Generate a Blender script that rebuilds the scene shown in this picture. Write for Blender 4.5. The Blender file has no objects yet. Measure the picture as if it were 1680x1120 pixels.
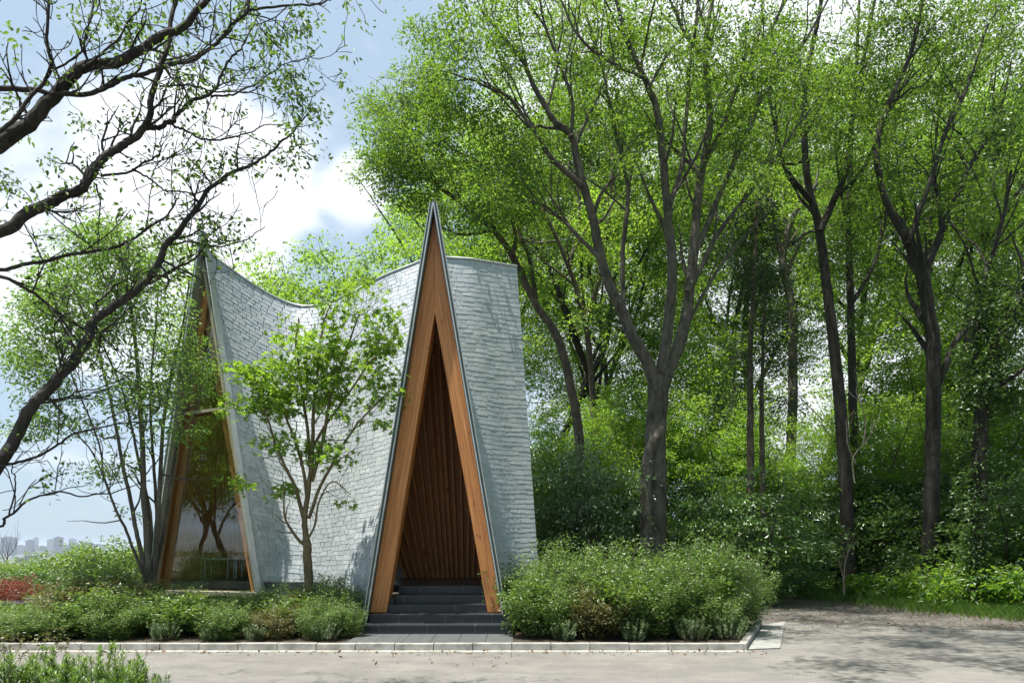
import bpy, math, random
import numpy as np
from mathutils import Vector, noise as mnoise

sc = bpy.context.scene
COL = sc.collection
R = math.radians

# ------------------------------------------------------------------ camera, world, sun, exposure
EYE = 1.6; F = 1120.0; HZ = 895.0
cam = bpy.data.cameras.new('camera'); cam_o = bpy.data.objects.new('camera', cam); COL.objects.link(cam_o)
cam.lens = 24; cam.sensor_width = 36; cam.sensor_fit = 'HORIZONTAL'
cam.shift_x = 0; cam.shift_y = (HZ - 560) / 1680.0
cam.clip_start = 0.1; cam.clip_end = 60000
cam_o.location = (0, 0, EYE); cam_o.rotation_euler = (R(90), 0, 0)
sc.camera = cam_o

SUN = Vector((-0.23, -0.09, 0.97)).normalized()          # towards the sun
sun = bpy.data.lights.new('sun', 'SUN'); sun_o = bpy.data.objects.new('sun', sun); COL.objects.link(sun_o)
sun.energy = 5.0; sun.angle = R(0.5); sun.color = (1.0, 0.95, 0.86)
sun_o.rotation_euler = SUN.to_track_quat('Z', 'Y').to_euler(); sun_o.location = (-10, -8, 40)

world = bpy.data.worlds.new('World'); sc.world = world; world.use_nodes = True
def build_world():
    nt = world.node_tree; nd = nt.nodes; lk = nt.links; nd.clear()
    out = nd.new('ShaderNodeOutputWorld'); bg = nd.new('ShaderNodeBackground')
    sky = nd.new('ShaderNodeTexSky'); sky.sky_type = 'NISHITA'; sky.sun_disc = False
    sky.sun_elevation = math.asin(SUN.z); sky.sun_rotation = math.atan2(SUN.x, SUN.y) % (2 * math.pi)
    sky.air_density = 1.0; sky.dust_density = 2.0; sky.ozone_density = 1.5; sky.altitude = 100
    tc = nd.new('ShaderNodeTexCoord')
    def val(op, a, b=None):
        m = nd.new('ShaderNodeMath'); m.operation = op
        for i, x in enumerate((a, b)):
            if x is None: continue
            if isinstance(x, (int, float)): m.inputs[i].default_value = x
            else: lk.new(x, m.inputs[i])
        return m.outputs[0]
    nz = nd.new('ShaderNodeTexNoise'); nz.inputs['Scale'].default_value = 4.2; nz.inputs['Detail'].default_value = 9
    nz.inputs['Roughness'].default_value = 0.56; nz.inputs['Distortion'].default_value = 0.25
    mp = nd.new('ShaderNodeMapping'); mp.inputs['Scale'].default_value = (1, 1, 1.7); mp.inputs['Location'].default_value = (0.3, 0.7, 0.1)
    lk.new(tc.outputs['Generated'], mp.inputs['Vector']); lk.new(mp.outputs[0], nz.inputs['Vector'])
    tot = None
    # banks of cumulus, each given as (centre, angular size in degrees, weight)
    for (px, py, size, w) in ((120, 420, 13, .34), (330, 300, 9, .34), (440, 300, 5, .16), (590, 315, 3.4, .34), (1350, 300, 30, .46), (300, 640, 14, .10)):
        c = Vector((px - 840, F, HZ - py)).normalized()
        vm = nd.new('ShaderNodeVectorMath'); vm.operation = 'DOT_PRODUCT'; vm.inputs[1].default_value = c
        lk.new(tc.outputs['Generated'], vm.inputs[0])
        mr = nd.new('ShaderNodeMapRange'); mr.interpolation_type = 'SMOOTHSTEP'
        mr.inputs['From Min'].default_value = math.cos(R(size)); mr.inputs['From Max'].default_value = 1.0
        mr.inputs['To Min'].default_value = 0; mr.inputs['To Max'].default_value = w
        lk.new(vm.outputs['Value'], mr.inputs['Value'])
        tot = mr.outputs[0] if tot is None else val('ADD', tot, mr.outputs[0])
    dens = val('ADD', nz.outputs['Fac'], tot)
    mr = nd.new('ShaderNodeMapRange'); mr.interpolation_type = 'SMOOTHSTEP'
    mr.inputs['From Min'].default_value = 0.56; mr.inputs['From Max'].default_value = 0.90
    lk.new(dens, mr.inputs['Value'])
    sepz = nd.new('ShaderNodeSeparateXYZ'); lk.new(tc.outputs['Generated'], sepz.inputs[0])
    mz = nd.new('ShaderNodeMapRange'); mz.inputs['From Min'].default_value = 0.0; mz.inputs['From Max'].default_value = 0.14
    lk.new(sepz.outputs['Z'], mz.inputs['Value'])
    mul = val('MULTIPLY', mr.outputs[0], mz.outputs[0])
    mulb = val('MULTIPLY', mul, 0.93)
    cl = nd.new('ShaderNodeMixRGB'); lk.new(mulb, cl.inputs['Fac'])
    # thin summer veil lightens the blue
    veil = nd.new('ShaderNodeMixRGB'); veil.inputs['Fac'].default_value = 0.55; veil.inputs['Color2'].default_value = (7.7, 10.0, 12.2, 1)
    lk.new(sky.outputs[0], veil.inputs['Color1'])
    lk.new(veil.outputs[0], cl.inputs['Color1']); cl.inputs['Color2'].default_value = (11.8, 12.2, 12.8, 1)
    lk.new(cl.outputs[0], bg.inputs['Color']); bg.inputs["Strength"].default_value = 0.053
    lk.new(bg.outputs[0], out.inputs['Surface'])
build_world()
sc.view_settings.view_transform = 'Standard'; sc.view_settings.look = 'None'
sc.view_settings.gamma = 1.0; sc.view_settings.exposure = 0.96
sc.cycles.max_bounces = 8; sc.cycles.diffuse_bounces = 4; sc.cycles.glossy_bounces = 3
sc.cycles.transmission_bounces = 6; sc.cycles.transparent_max_bounces = 12; sc.cycles.volume_bounces = 0
sc.cycles.caustics_reflective = False; sc.cycles.caustics_refractive = False
try: sc.cycles.use_denoising = True
except Exception: pass

# ------------------------------------------------------------------ helpers
def P(px, py, d):
    return np.array(((px - 840) * d / F, d, EYE + (HZ - py) * d / F))
def PZ(px, z, d):
    return np.array(((px - 840) * d / F, d, z))
def tag(o, label=None, cat=None, group=None, kind=None):
    if label: o['label'] = label
    if cat: o['category'] = cat
    if group: o['group'] = group
    if kind: o['kind'] = kind
    return o
def empty(name, loc, label=None, cat=None, group=None):
    o = bpy.data.objects.new(name, None); COL.objects.link(o); o.location = tuple(float(c) for c in loc)
    o.empty_display_size = 0.3
    return tag(o, label, cat, group)
def npmesh(name, V, faces, mat=None, smooth=False, tint=None):
    """faces: list of int arrays (n, k)"""
    me = bpy.data.meshes.new(name); V = np.asarray(V, dtype=np.float32)
    me.vertices.add(len(V)); me.vertices.foreach_set('co', V.ravel())
    faces = [np.asarray(f, dtype=np.int32) for f in faces if len(f)]
    loops = np.concatenate([f.ravel() for f in faces]); sizes = np.concatenate([np.full(len(f), f.shape[1], np.int32) for f in faces])
    starts = np.concatenate([[0], np.cumsum(sizes)[:-1]]).astype(np.int32)
    me.loops.add(len(loops)); me.loops.foreach_set('vertex_index', loops)
    me.polygons.add(len(sizes)); me.polygons.foreach_set('loop_start', starts)
    me.polygons.foreach_set('use_smooth', np.full(len(sizes), bool(smooth), dtype=bool))
    if tint is not None:
        a = me.attributes.new('tint', 'FLOAT', 'POINT'); a.data.foreach_set('value', np.asarray(tint, dtype=np.float32))
    if mat: me.materials.append(mat)
    me.update(calc_edges=True); me.validate()
    return me
def link(name, me, parent=None, loc=(0, 0, 0)):
    o = bpy.data.objects.new(name, me); COL.objects.link(o)
    if parent: o.parent = parent
    else: o.location = loc
    return o
def put(name, V, faces, mat, parent=None, smooth=False, tint=None, off=None):
    """mesh object; V in world coordinates, off = world position of its root"""
    V = np.asarray(V, dtype=float)
    if parent is not None and off is None:
        off = np.zeros(3); p = parent
        while p: off = off + np.array(p.location); p = p.parent
    if off is not None: V = V - np.asarray(off)
    o = link(name, npmesh(name, V, faces, mat, smooth, tint), parent)
    return o
def copy_thing(o, loc, rz=0, scale=1, label=None, name=None):
    r = o.copy(); COL.objects.link(r); r.location = tuple(float(c) for c in loc); r.rotation_euler = (0, 0, rz)
    r.scale = (scale,) * 3 if isinstance(scale, (int, float)) else scale
    if label: r['label'] = label
    for ch in list(o.children):
        c = ch.copy(); COL.objects.link(c); c.parent = r
    return r
def crom(pts, n_per=8, closed=False):
    pts = np.asarray(pts, dtype=float)
    if len(pts) < 3: return np.array([pts[0] + (pts[1] - pts[0]) * t for t in np.linspace(0, 1, n_per + 1)])
    p = np.vstack([2 * pts[0] - pts[1], pts, 2 * pts[-1] - pts[-2]]); out = []
    for i in range(1, len(p) - 2):
        for t in np.linspace(0, 1, n_per, endpoint=False):
            out.append(0.5 * ((2 * p[i]) + (-p[i-1] + p[i+1]) * t + (2*p[i-1] - 5*p[i] + 4*p[i+1] - p[i+2]) * t*t + (-p[i-1] + 3*p[i] - 3*p[i+1] + p[i+2]) * t**3))
    out.append(p[-2]); return np.array(out)
def nrm(v):
    v = np.asarray(v, dtype=float); return v / (np.linalg.norm(v, axis=-1, keepdims=True) + 1e-9)
class MB:
    def __init__(s): s.v = []; s.q = []; s.t = []; s.n = 0
    def add(s, V, q=(), t=()):
        s.v.append(np.asarray(V, dtype=float)); 
        if len(q): s.q.append(np.asarray(q) + s.n)
        if len(t): s.t.append(np.asarray(t) + s.n)
        s.n += len(V)
    def hexa(s, b, t):                                   # bottom ring of 4, top ring of 4 (same order)
        s.add(np.vstack([b, t]), q=[(3,2,1,0),(4,5,6,7),(0,1,5,4),(1,2,6,5),(2,3,7,6),(3,0,4,7)])
    def box(s, x0, x1, y0, y1, z0, z1):
        b = [(x0,y0,z0),(x1,y0,z0),(x1,y1,z0),(x0,y1,z0)]; t = [(x,y,z1) for x,y,_ in b]; s.hexa(np.array(b), np.array(t))
    def bar(s, p0, p1, w, h, up=(0,0,1)):                # box along p0-p1, w across, h along 'up'
        p0 = np.asarray(p0, float); p1 = np.asarray(p1, float); a = nrm(p1 - p0); side = nrm(np.cross(a, up)); u = np.cross(side, a)
        r = lambda p: np.array([p - side*w/2 - u*h/2, p + side*w/2 - u*h/2, p + side*w/2 + u*h/2, p - side*w/2 + u*h/2])
        s.hexa(r(p0), r(p1))
    def prism(s, poly, z0, z1):
        n = len(poly); V = [(x, y, z0) for x, y in poly] + [(x, y, z1) for x, y in poly]
        s.add(V, q=[(i, (i+1) % n, n + (i+1) % n, n + i) for i in range(n)])
        s.ng = getattr(s, 'ng', []); s.ng.append(np.array([[s.n - n + i for i in range(n)]])); s.ng.append(np.array([[s.n - 2*n + n - 1 - i for i in range(n)]]))
    def faces(s):
        f = []
        if s.q: f.append(np.vstack(s.q))
        if s.t: f.append(np.vstack(s.t))
        return f + getattr(s, 'ng', [])
    def put(s, name, mat, parent=None, smooth=False, off=None, bevel=0):
        o = put(name, np.vstack(s.v), s.faces(), mat, parent, smooth, None, off)
        if bevel:
            b = o.modifiers.new('bevel', 'BEVEL'); b.width = bevel; b.segments = 2; b.limit_method = 'ANGLE'
        return o
def tubes(paths, sides=6):
    """paths: list of (pts (n,3), radii (n,)) -> V, quads"""
    VV = []; QQ = []; base = 0
    ang = np.linspace(0, 2*np.pi, sides, endpoint=False); ca = np.cos(ang)[None, :, None]; sa = np.sin(ang)[None, :, None]
    i0 = np.arange(sides); i1 = (i0 + 1) % sides
    for pts, rad in paths:
        n = len(pts); tg = np.gradient(pts, axis=0); tg = nrm(tg)
        ref = np.array((0.31, 0.91, 0.28)) if abs(tg[0, 1]) < .8 else np.array((0.9, 0.1, 0.4))
        s = nrm(np.cross(tg, ref)); u = np.cross(s, tg)
        ring = pts[:, None, :] + (s[:, None, :] * ca + u[:, None, :] * sa) * np.asarray(rad)[:, None, None]
        VV.append(ring.reshape(-1, 3))
        k = np.arange(n - 1)[:, None] * sides
        q = np.stack([base + k + i0, base + k + i1, base + k + sides + i1, base + k + sides + i0], axis=-1)
        QQ.append(q.reshape(-1, 4)); base += n * sides
    return np.vstack(VV), np.vstack(QQ)

# ------------------------------------------------------------------ materials
def newmat(name):
    m = bpy.data.materials.new(name); m.use_nodes = True; nt = m.node_tree
    return m, nt.nodes, nt.links, nt.nodes['Principled BSDF']
def ramp(nd, lk, src, stops):
    r = nd.new('ShaderNodeValToRGB'); e = r.color_ramp.elements
    while len(e) < len(stops): e.new(0.5)
    for i, (p, c) in enumerate(stops): e[i].position = p; e[i].color = (*c, 1) if len(c) == 3 else c
    lk.new(src, r.inputs['Fac']); return r.outputs['Color']
def nodenoise(nd, lk, scale, detail=4, rough=.5, mapping=None, coord='Object', dist=0):
    tc = nd.new('ShaderNodeTexCoord'); n = nd.new('ShaderNodeTexNoise')
    n.inputs['Scale'].default_value = scale; n.inputs['Detail'].default_value = detail; n.inputs['Roughness'].default_value = rough; n.inputs['Distortion'].default_value = dist
    src = tc.outputs[coord]
    if mapping:
        m = nd.new('ShaderNodeMapping'); m.inputs['Scale'].default_value = mapping; lk.new(src, m.inputs['Vector']); src = m.outputs[0]
    lk.new(src, n.inputs['Vector']); return n.outputs['Fac']
def bump(nd, lk, height, strength, dist, bsdf):
    b = nd.new('ShaderNodeBump'); b.inputs['Strength'].default_value = strength; b.inputs['Distance'].default_value = dist
    lk.new(height, b.inputs['Height']); lk.new(b.outputs[0], bsdf.inputs['Normal'])
def noisy(name, c0, c1, scale, rough=.8, detail=5, mapping=None, bs=0.3, bd=0.01, bscale=None, metallic=0, lo=.3, hi=.7):
    m, nd, lk, b = newmat(name); n = nodenoise(nd, lk, scale, detail, .6, mapping)
    lk.new(ramp(nd, lk, n, [(lo, c0), (hi, c1)]), b.inputs['Base Color']); b.inputs['Roughness'].default_value = rough; b.inputs['Metallic'].default_value = metallic
    if bs:
        n2 = nodenoise(nd, lk, bscale or scale * 3, 4, .6, mapping); bump(nd, lk, n2, bs, bd, b)
    return m
def leafmat(name, dark, light, trans, tw=0.45, gloss=0.035, rough=.42):
    m = bpy.data.materials.new(name); m.use_nodes = True; nt = m.node_tree; nd = nt.nodes; lk = nt.links; nd.clear()
    out = nd.new('ShaderNodeOutputMaterial'); at = nd.new('ShaderNodeAttribute'); at.attribute_name = 'tint'
    c = ramp(nd, lk, at.outputs['Fac'], [(0.0, dark), (1.0, light)])
    d = nd.new('ShaderNodeBsdfDiffuse'); lk.new(c, d.inputs['Color'])
    t = nd.new('ShaderNodeBsdfTranslucent')
    tr = ramp(nd, lk, at.outputs['Fac'], [(0.0, tuple(x * .7 for x in trans)), (1.0, tuple(x * 1.25 for x in trans))]); lk.new(tr, t.inputs['Color'])
    mx = nd.new('ShaderNodeMixShader'); mx.inputs['Fac'].default_value = tw; lk.new(d.outputs[0], mx.inputs[1]); lk.new(t.outputs[0], mx.inputs[2])
    g = nd.new('ShaderNodeBsdfGlossy'); g.inputs['Roughness'].default_value = rough; g.inputs['Color'].default_value = (.9, .95, .9, 1)
    m2 = nd.new('ShaderNodeMixShader'); m2.inputs['Fac'].default_value = gloss; lk.new(mx.outputs[0], m2.inputs[1]); lk.new(g.outputs[0], m2.inputs[2])
    lk.new(m2.outputs[0], out.inputs['Surface']); return m
def barkmat(name, c0, c1, scale=9):
    m, nd, lk, b = newmat(name); n = nodenoise(nd, lk, scale, 6, .65, (1, 1, .28)); n2 = nodenoise(nd, lk, 1.3, 3, .5)
    mx = nd.new('ShaderNodeMath'); mx.operation = 'MULTIPLY_ADD'; lk.new(n2, mx.inputs[0]); mx.inputs[1].default_value = .5; lk.new(n, mx.inputs[2])
    l1 = nodenoise(nd, lk, 3.6, 6, .7); lf = ramp(nd, lk, l1, [(.56, (0, 0, 0)), (.64, (.55, .55, .55))]); lm = nd.new('ShaderNodeMixRGB'); lk.new(lf, lm.inputs['Fac'])
    lk.new(ramp(nd, lk, mx.outputs[0], [(.58, c0), (.90, c1)]), lm.inputs['Color1']); lm.inputs['Color2'].default_value = (c1[0] * 1.25, c1[1] * 1.4, c1[2] * 1.25, 1); lk.new(lm.outputs[0], b.inputs['Base Color']); b.inputs['Roughness'].default_value = .9
    bump(nd, lk, n, 1.0, .05, b); return m
M = {}
M['leaf_zelkova'] = leafmat('leaf_zelkova', (.026, .075, .014), (.075, .160, .028), (.255, .44, .035), .40)
M['leaf_forest'] = leafmat('leaf_forest', (.022, .066, .012), (.068, .145, .026), (.235, .41, .035), .40)
M['leaf_bright'] = leafmat('leaf_bright', (.045, .115, .017), (.10, .20, .032), (.37, .60, .05), .54)  # brighter than the front crowns: backlit glow of rear trees put into colour
M['leaf_cherry'] = leafmat('leaf_cherry', (.028, .06, .014), (.06, .11, .022), (.20, .34, .05), .40)
M['leaf_maple'] = leafmat('leaf_maple', (.06, .14, .015), (.13, .25, .03), (.36, .58, .04), .45)
M['leaf_stem'] = leafmat('leaf_stem', (.06, .13, .022), (.13, .23, .045), (.32, .54, .07), .42)
M['leaf_dark'] = leafmat('leaf_dark', (.028, .072, .014), (.075, .15, .03), (.15, .28, .04), .35, .05, .40)
M['leaf_conifer'] = leafmat('leaf_conifer', (.016, .042, .014), (.038, .08, .022), (.06, .12, .02), .22, .04)
M['leaf_under'] = leafmat('leaf_under', (.050, .120, .024), (.14, .245, .058), (.25, .45, .06), .40, .075, .36)
M['leaf_glossy'] = leafmat('leaf_glossy', (.05, .11, .03), (.12, .20, .07), (.18, .34, .06), .35, .13, .36)
M['leaf_abelia'] = leafmat('leaf_abelia', (.050, .105, .020), (.17, .245, .06), (.26, .43, .07), .36, .05)
M['leaf_rosemary'] = leafmat('leaf_rosemary', (.07, .12, .05), (.15, .21, .085), (.20, .31, .09), .32, .05)
M['leaf_azalea'] = leafmat('leaf_azalea', (.06, .13, .015), (.12, .22, .03), (.30, .46, .04), .4, .06)
M['leaf_red'] = leafmat('leaf_red', (.10, .022, .016), (.22, .055, .03), (.40, .08, .04), .38, .05)
M['leaf_rust'] = leafmat('leaf_rust', (.05, .075, .02), (.16, .13, .04), (.25, .25, .06), .36, .05)
M['grass'] = leafmat('grass', (.05, .11, .015), (.11, .21, .03), (.28, .45, .05), .42, .04)
M['dry_leaf'] = leafmat('dry_leaf', (.09, .05, .025), (.24, .15, .075), (.14, .08, .03), .2, .02)
M['bark_grey'] = barkmat('bark_grey', (.040, .034, .027), (.145, .128, .105))
M['bark_dark'] = barkmat('bark_dark', (.014, .012, .010), (.055, .047, .039))
M['bark_cherry'] = barkmat('bark_cherry', (.012, .010, .009), (.055, .047, .041), 14)
M['bark_maple'] = barkmat('bark_maple', (.10, .075, .04), (.23, .18, .10), 14)
M['bark_brown'] = barkmat('bark_brown', (.045, .034, .026), (.15, .12, .09))
M['twig_pale'] = barkmat('twig_pale', (.20, .16, .12), (.38, .32, .26))

def wood(name, c0, c1, c2, grain=(14, 14, .8), rough=.5, tilt=0):
    m, nd, lk, b = newmat(name)
    tc = nd.new('ShaderNodeTexCoord'); r_ = nd.new('ShaderNodeMapping'); r_.inputs['Rotation'].default_value = (0, R(tilt), 0); lk.new(tc.outputs['Object'], r_.inputs['Vector'])
    g_ = nd.new('ShaderNodeMapping'); g_.inputs['Scale'].default_value = grain; lk.new(r_.outputs[0], g_.inputs['Vector']); tn = nd.new('ShaderNodeTexNoise'); tn.inputs['Scale'].default_value = 1.6; tn.inputs['Detail'].default_value = 5; tn.inputs['Roughness'].default_value = .6; tn.inputs['Distortion'].default_value = .4; lk.new(g_.outputs[0], tn.inputs['Vector']); n = tn.outputs['Fac']; n2 = nodenoise(nd, lk, 5.5, 2, .5, (1, 1, .55))
    col = ramp(nd, lk, n, [(.30, c0), (.55, c1), (.75, c2)])
    kn = ramp(nd, lk, n2, [(.27, (.30, .20, .14)), (.33, (1, 1, 1))])
    mx = nd.new('ShaderNodeMixRGB'); mx.blend_type = 'MULTIPLY'; mx.inputs['Fac'].default_value = .75; lk.new(col, mx.inputs['Color1']); lk.new(kn, mx.inputs['Color2'])
    lk.new(mx.outputs[0], b.inputs['Base Color']); b.inputs['Roughness'].default_value = rough; bump(nd, lk, n, .15, .004, b); return m
M['glulam_l'] = wood('glulam', (.36, .125, .036), (.58, .235, .070), (.74, .38, .15), (22, 22, .5), tilt=-9.2)
M['glulam_r'] = wood('glulam', (.36, .125, .036), (.58, .235, .070), (.74, .38, .15), (22, 22, .5), tilt=9.2)
M['slat_wood'] = wood('slat_wood', (.56, .22, .07), (.70, .33, .11), (.78, .42, .17))
def mk_tile():
    m, nd, lk, b = newmat('aluminium_tile'); at = nd.new('ShaderNodeAttribute'); at.attribute_name = 'tint'
    col = ramp(nd, lk, at.outputs['Fac'], [(0, (.39, .425, .45)), (.5, (.49, .52, .545)), (1, (.59, .615, .635))])
    n = nodenoise(nd, lk, 5, 6, .65); n3 = nodenoise(nd, lk, .7, 3, .5, (1, 1, .5))
    st = ramp(nd, lk, n, [(.32, (.80, .83, .84)), (.62, (1, 1, 1))]); st2 = ramp(nd, lk, n3, [(.30, (.88, .90, .90)), (.65, (1.0, 1.0, 1.0))])
    mx = nd.new('ShaderNodeMixRGB'); mx.blend_type = 'MULTIPLY'; mx.inputs['Fac'].default_value = 1; lk.new(col, mx.inputs['Color1']); lk.new(st, mx.inputs['Color2'])
    m3 = nd.new('ShaderNodeMixRGB'); m3.blend_type = 'MULTIPLY'; m3.inputs['Fac'].default_value = 1; lk.new(mx.outputs[0], m3.inputs['Color1']); lk.new(st2, m3.inputs['Color2'])
    lk.new(m3.outputs[0], b.inputs['Base Color']); b.inputs['Metallic'].default_value = .30
    mr = nd.new('ShaderNodeMapRange'); mr.inputs['To Min'].default_value = .36; mr.inputs['To Max'].default_value = .60; lk.new(n, mr.inputs['Value']); lk.new(mr.outputs[0], b.inputs['Roughness'])
    n4 = nodenoise(nd, lk, 22, 3, .6); bump(nd, lk, n4, .25, .012, b); return m
M['tile'] = mk_tile()
M['deck'] = noisy('roof_lining', (.42, .19, .07), (.52, .27, .11), 3, .7)
M['membrane'] = noisy('roof_membrane', (.12, .13, .135), (.18, .19, .195), 3, .8)
M['metal_edge'] = noisy('metal_edge', (.42, .45, .45), (.56, .58, .57), 6, .4, metallic=.5, bs=.05)
M['green_edge'] = noisy('green_edge', (.045, .065, .055), (.08, .105, .09), 5, .5, bs=.05)
M['timber_frame'] = wood('timber_frame', (.27, .25, .17), (.35, .33, .23), (.42, .40, .30))
def mk_stone(name, c0, c1, tile=(.0, .0), rough=.45):
    m = noisy(name, c0, c1, 9, rough, bs=.15, bd=.004, bscale=60); return m
M['step_stone'] = mk_stone('step_stone', (.018, .020, .024), (.036, .040, .046), rough=.42)
M['grout'] = noisy('grout', (.18, .18, .17), (.26, .26, .25), 20, .9)
M['paver'] = mk_stone('paver', (.065, .072, .075), (.11, .118, .12), rough=.55)
M['concrete'] = noisy('kerb_concrete', (.20, .195, .175), (.42, .41, .385), 5, .9, bs=.35, bd=.004, bscale=70)
M['concrete_slab'] = noisy('slab_concrete', (.21, .215, .205), (.32, .32, .31), 5, .9, bs=.3, bd=.004, bscale=70)
def mk_asphalt():
    m, nd, lk, b = newmat('asphalt'); n = nodenoise(nd, lk, .55, 6, .6); n2 = nodenoise(nd, lk, 42, 6, .8); n5 = nodenoise(nd, lk, 1.7, 8, .72, (1, 1.6, 1))
    a = ramp(nd, lk, n, [(.3, (.158, .152, .144)), (.7, (.222, .214, .202))]); c = ramp(nd, lk, n2, [(.32, (.45, .45, .45)), (.66, (1.35, 1.35, 1.35))])
    e = ramp(nd, lk, n5, [(.3, (.70, .70, .71)), (.62, (1.06, 1.05, 1.03))])
    mx = nd.new('ShaderNodeMixRGB'); mx.blend_type = 'MULTIPLY'; mx.inputs['Fac'].default_value = .8; lk.new(a, mx.inputs['Color1']); lk.new(c, mx.inputs['Color2'])
    m2 = nd.new('ShaderNodeMixRGB'); m2.blend_type = 'MULTIPLY'; m2.inputs['Fac'].default_value = 1; lk.new(mx.outputs[0], m2.inputs['Color1']); lk.new(e, m2.inputs['Color2'])
    # fine cracks and seams
    tc = nd.new('ShaderNodeTexCoord'); vo = nd.new('ShaderNodeTexVoronoi'); vo.feature = 'DISTANCE_TO_EDGE'; vo.inputs['Scale'].default_value = .35
    wn = nd.new('ShaderNodeTexNoise'); wn.inputs['Scale'].default_value = 1.5; wn.inputs['Detail'].default_value = 5; lk.new(tc.outputs['Object'], wn.inputs['Vector'])
    ad = nd.new('ShaderNodeMixRGB'); ad.blend_type = 'LINEAR_LIGHT'; ad.inputs['Fac'].default_value = .35; lk.new(tc.outputs['Object'], ad.inputs['Color1']); lk.new(wn.outputs['Color'], ad.inputs['Color2']); lk.new(ad.outputs[0], vo.inputs['Vector'])
    cr = ramp(nd, lk, vo.outputs['Distance'], [(0.0, (.72, .72, .72)), (.006, (1, 1, 1))])
    m3 = nd.new('ShaderNodeMixRGB'); m3.blend_type = 'MULTIPLY'; m3.inputs['Fac'].default_value = .6; lk.new(m2.outputs[0], m3.inputs['Color1']); lk.new(cr, m3.inputs['Color2']); m3.inputs['Fac'].default_value = .25
    lk.new(m3.outputs[0], b.inputs['Base Color']); b.inputs['Roughness'].default_value = .92; bump(nd, lk, n2, .5, .006, b); return m
M['asphalt'] = mk_asphalt()
def mk_gravel():
    m, nd, lk, b = newmat('gravel'); tc = nd.new('ShaderNodeTexCoord'); vo = nd.new('ShaderNodeTexVoronoi'); vo.inputs['Scale'].default_value = 26; lk.new(tc.outputs['Object'], vo.inputs['Vector'])
    sp = nd.new('ShaderNodeSeparateColor'); lk.new(vo.outputs['Color'], sp.inputs[0])
    c = ramp(nd, lk, sp.outputs[0], [(0, (.055, .052, .047)), (.5, (.11, .104, .095)), (1, (.24, .23, .215))]); n = nodenoise(nd, lk, .9, 5, .6)
    s = ramp(nd, lk, n, [(.35, (.62, .55, .48)), (.65, (1.0, 1.0, 1.0))]); mx = nd.new('ShaderNodeMixRGB'); mx.blend_type = 'MULTIPLY'; mx.inputs['Fac'].default_value = 1; lk.new(c, mx.inputs['Color1']); lk.new(s, mx.inputs['Color2'])
    lk.new(mx.outputs[0], b.inputs['Base Color']); b.inputs['Roughness'].default_value = .95; bump(nd, lk, vo.outputs['Distance'], .8, .03, b); return m
M['gravel'] = mk_gravel()
M['soil'] = noisy('soil', (.025, .020, .015), (.07, .052, .036), 6, .95, bs=.8, bd=.03, bscale=20)
M['forest_floor'] = noisy('forest_floor', (.030, .028, .016), (.085, .065, .036), 2.5, .95, bs=.8, bd=.03, bscale=18)
def mk_terrain():
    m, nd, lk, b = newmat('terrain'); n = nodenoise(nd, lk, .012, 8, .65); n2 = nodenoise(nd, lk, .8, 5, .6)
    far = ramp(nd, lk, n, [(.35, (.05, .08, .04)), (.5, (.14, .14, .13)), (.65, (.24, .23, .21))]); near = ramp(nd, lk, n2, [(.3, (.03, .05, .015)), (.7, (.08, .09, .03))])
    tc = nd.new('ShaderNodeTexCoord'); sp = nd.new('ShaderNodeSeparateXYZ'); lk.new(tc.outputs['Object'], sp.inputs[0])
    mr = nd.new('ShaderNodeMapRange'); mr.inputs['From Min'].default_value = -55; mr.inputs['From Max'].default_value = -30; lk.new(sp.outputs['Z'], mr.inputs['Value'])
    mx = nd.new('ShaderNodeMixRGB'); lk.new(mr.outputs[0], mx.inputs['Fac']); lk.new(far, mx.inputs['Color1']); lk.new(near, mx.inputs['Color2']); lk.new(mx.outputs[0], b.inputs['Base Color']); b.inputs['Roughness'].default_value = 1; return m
M['terrain'] = mk_terrain()
def mk_glass():
    m = bpy.data.materials.new('window_glass'); m.use_nodes = True; nt = m.node_tree; nd = nt.nodes; lk = nt.links; nd.clear()
    out = nd.new('ShaderNodeOutputMaterial'); tr = nd.new('ShaderNodeBsdfTransparent'); tr.inputs['Color'].default_value = (.88, .91, .88, 1)
    g = nd.new('ShaderNodeBsdfGlossy'); g.inputs['Roughness'].default_value = .006; g.inputs['Color'].default_value = (.95, .97, .97, 1)
    fr = nd.new('ShaderNodeFresnel'); ge = nd.new('ShaderNodeNewGeometry'); io = nd.new('ShaderNodeMapRange'); io.inputs['To Min'].default_value = 1.55; io.inputs['To Max'].default_value = 1 / 1.55; lk.new(ge.outputs['Backfacing'], io.inputs['Value']); lk.new(io.outputs[0], fr.inputs['IOR']); n = nodenoise(nd, lk, 1.6, 1, .4)
    bp = nd.new('ShaderNodeBump'); bp.inputs['Strength'].default_value = .12; bp.inputs['Distance'].default_value = .02; lk.new(n, bp.inputs['Height']); lk.new(bp.outputs[0], g.inputs['Normal'])
    mu = nd.new('ShaderNodeMath'); mu.operation = 'MULTIPLY_ADD'; lk.new(fr.outputs[0], mu.inputs[0]); mu.inputs[1].default_value = 1.0; mu.inputs[2].default_value = .03
    mx = nd.new('ShaderNodeMixShader'); lk.new(mu.outputs[0], mx.inputs['Fac']); lk.new(tr.outputs[0], mx.inputs[1]); lk.new(g.outputs[0], mx.inputs[2]); lk.new(mx.outputs[0], out.inputs['Surface']); return m
M['glass'] = mk_glass()
M['white_paint'] = noisy('white_paint', (.70, .71, .70), (.80, .80, .79), 8, .4, bs=0)
M['dark_floor'] = noisy('dark_floor', (.06, .064, .07), (.10, .105, .11), 4, .35, bs=.05)
M['granite_dark'] = noisy('granite_dark', (.020, .021, .024), (.05, .052, .056), 30, .25, bs=0)
M['granite_pale'] = noisy('granite_pale', (.34, .36, .38), (.52, .54, .56), 20, .6, bs=.1)

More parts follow.
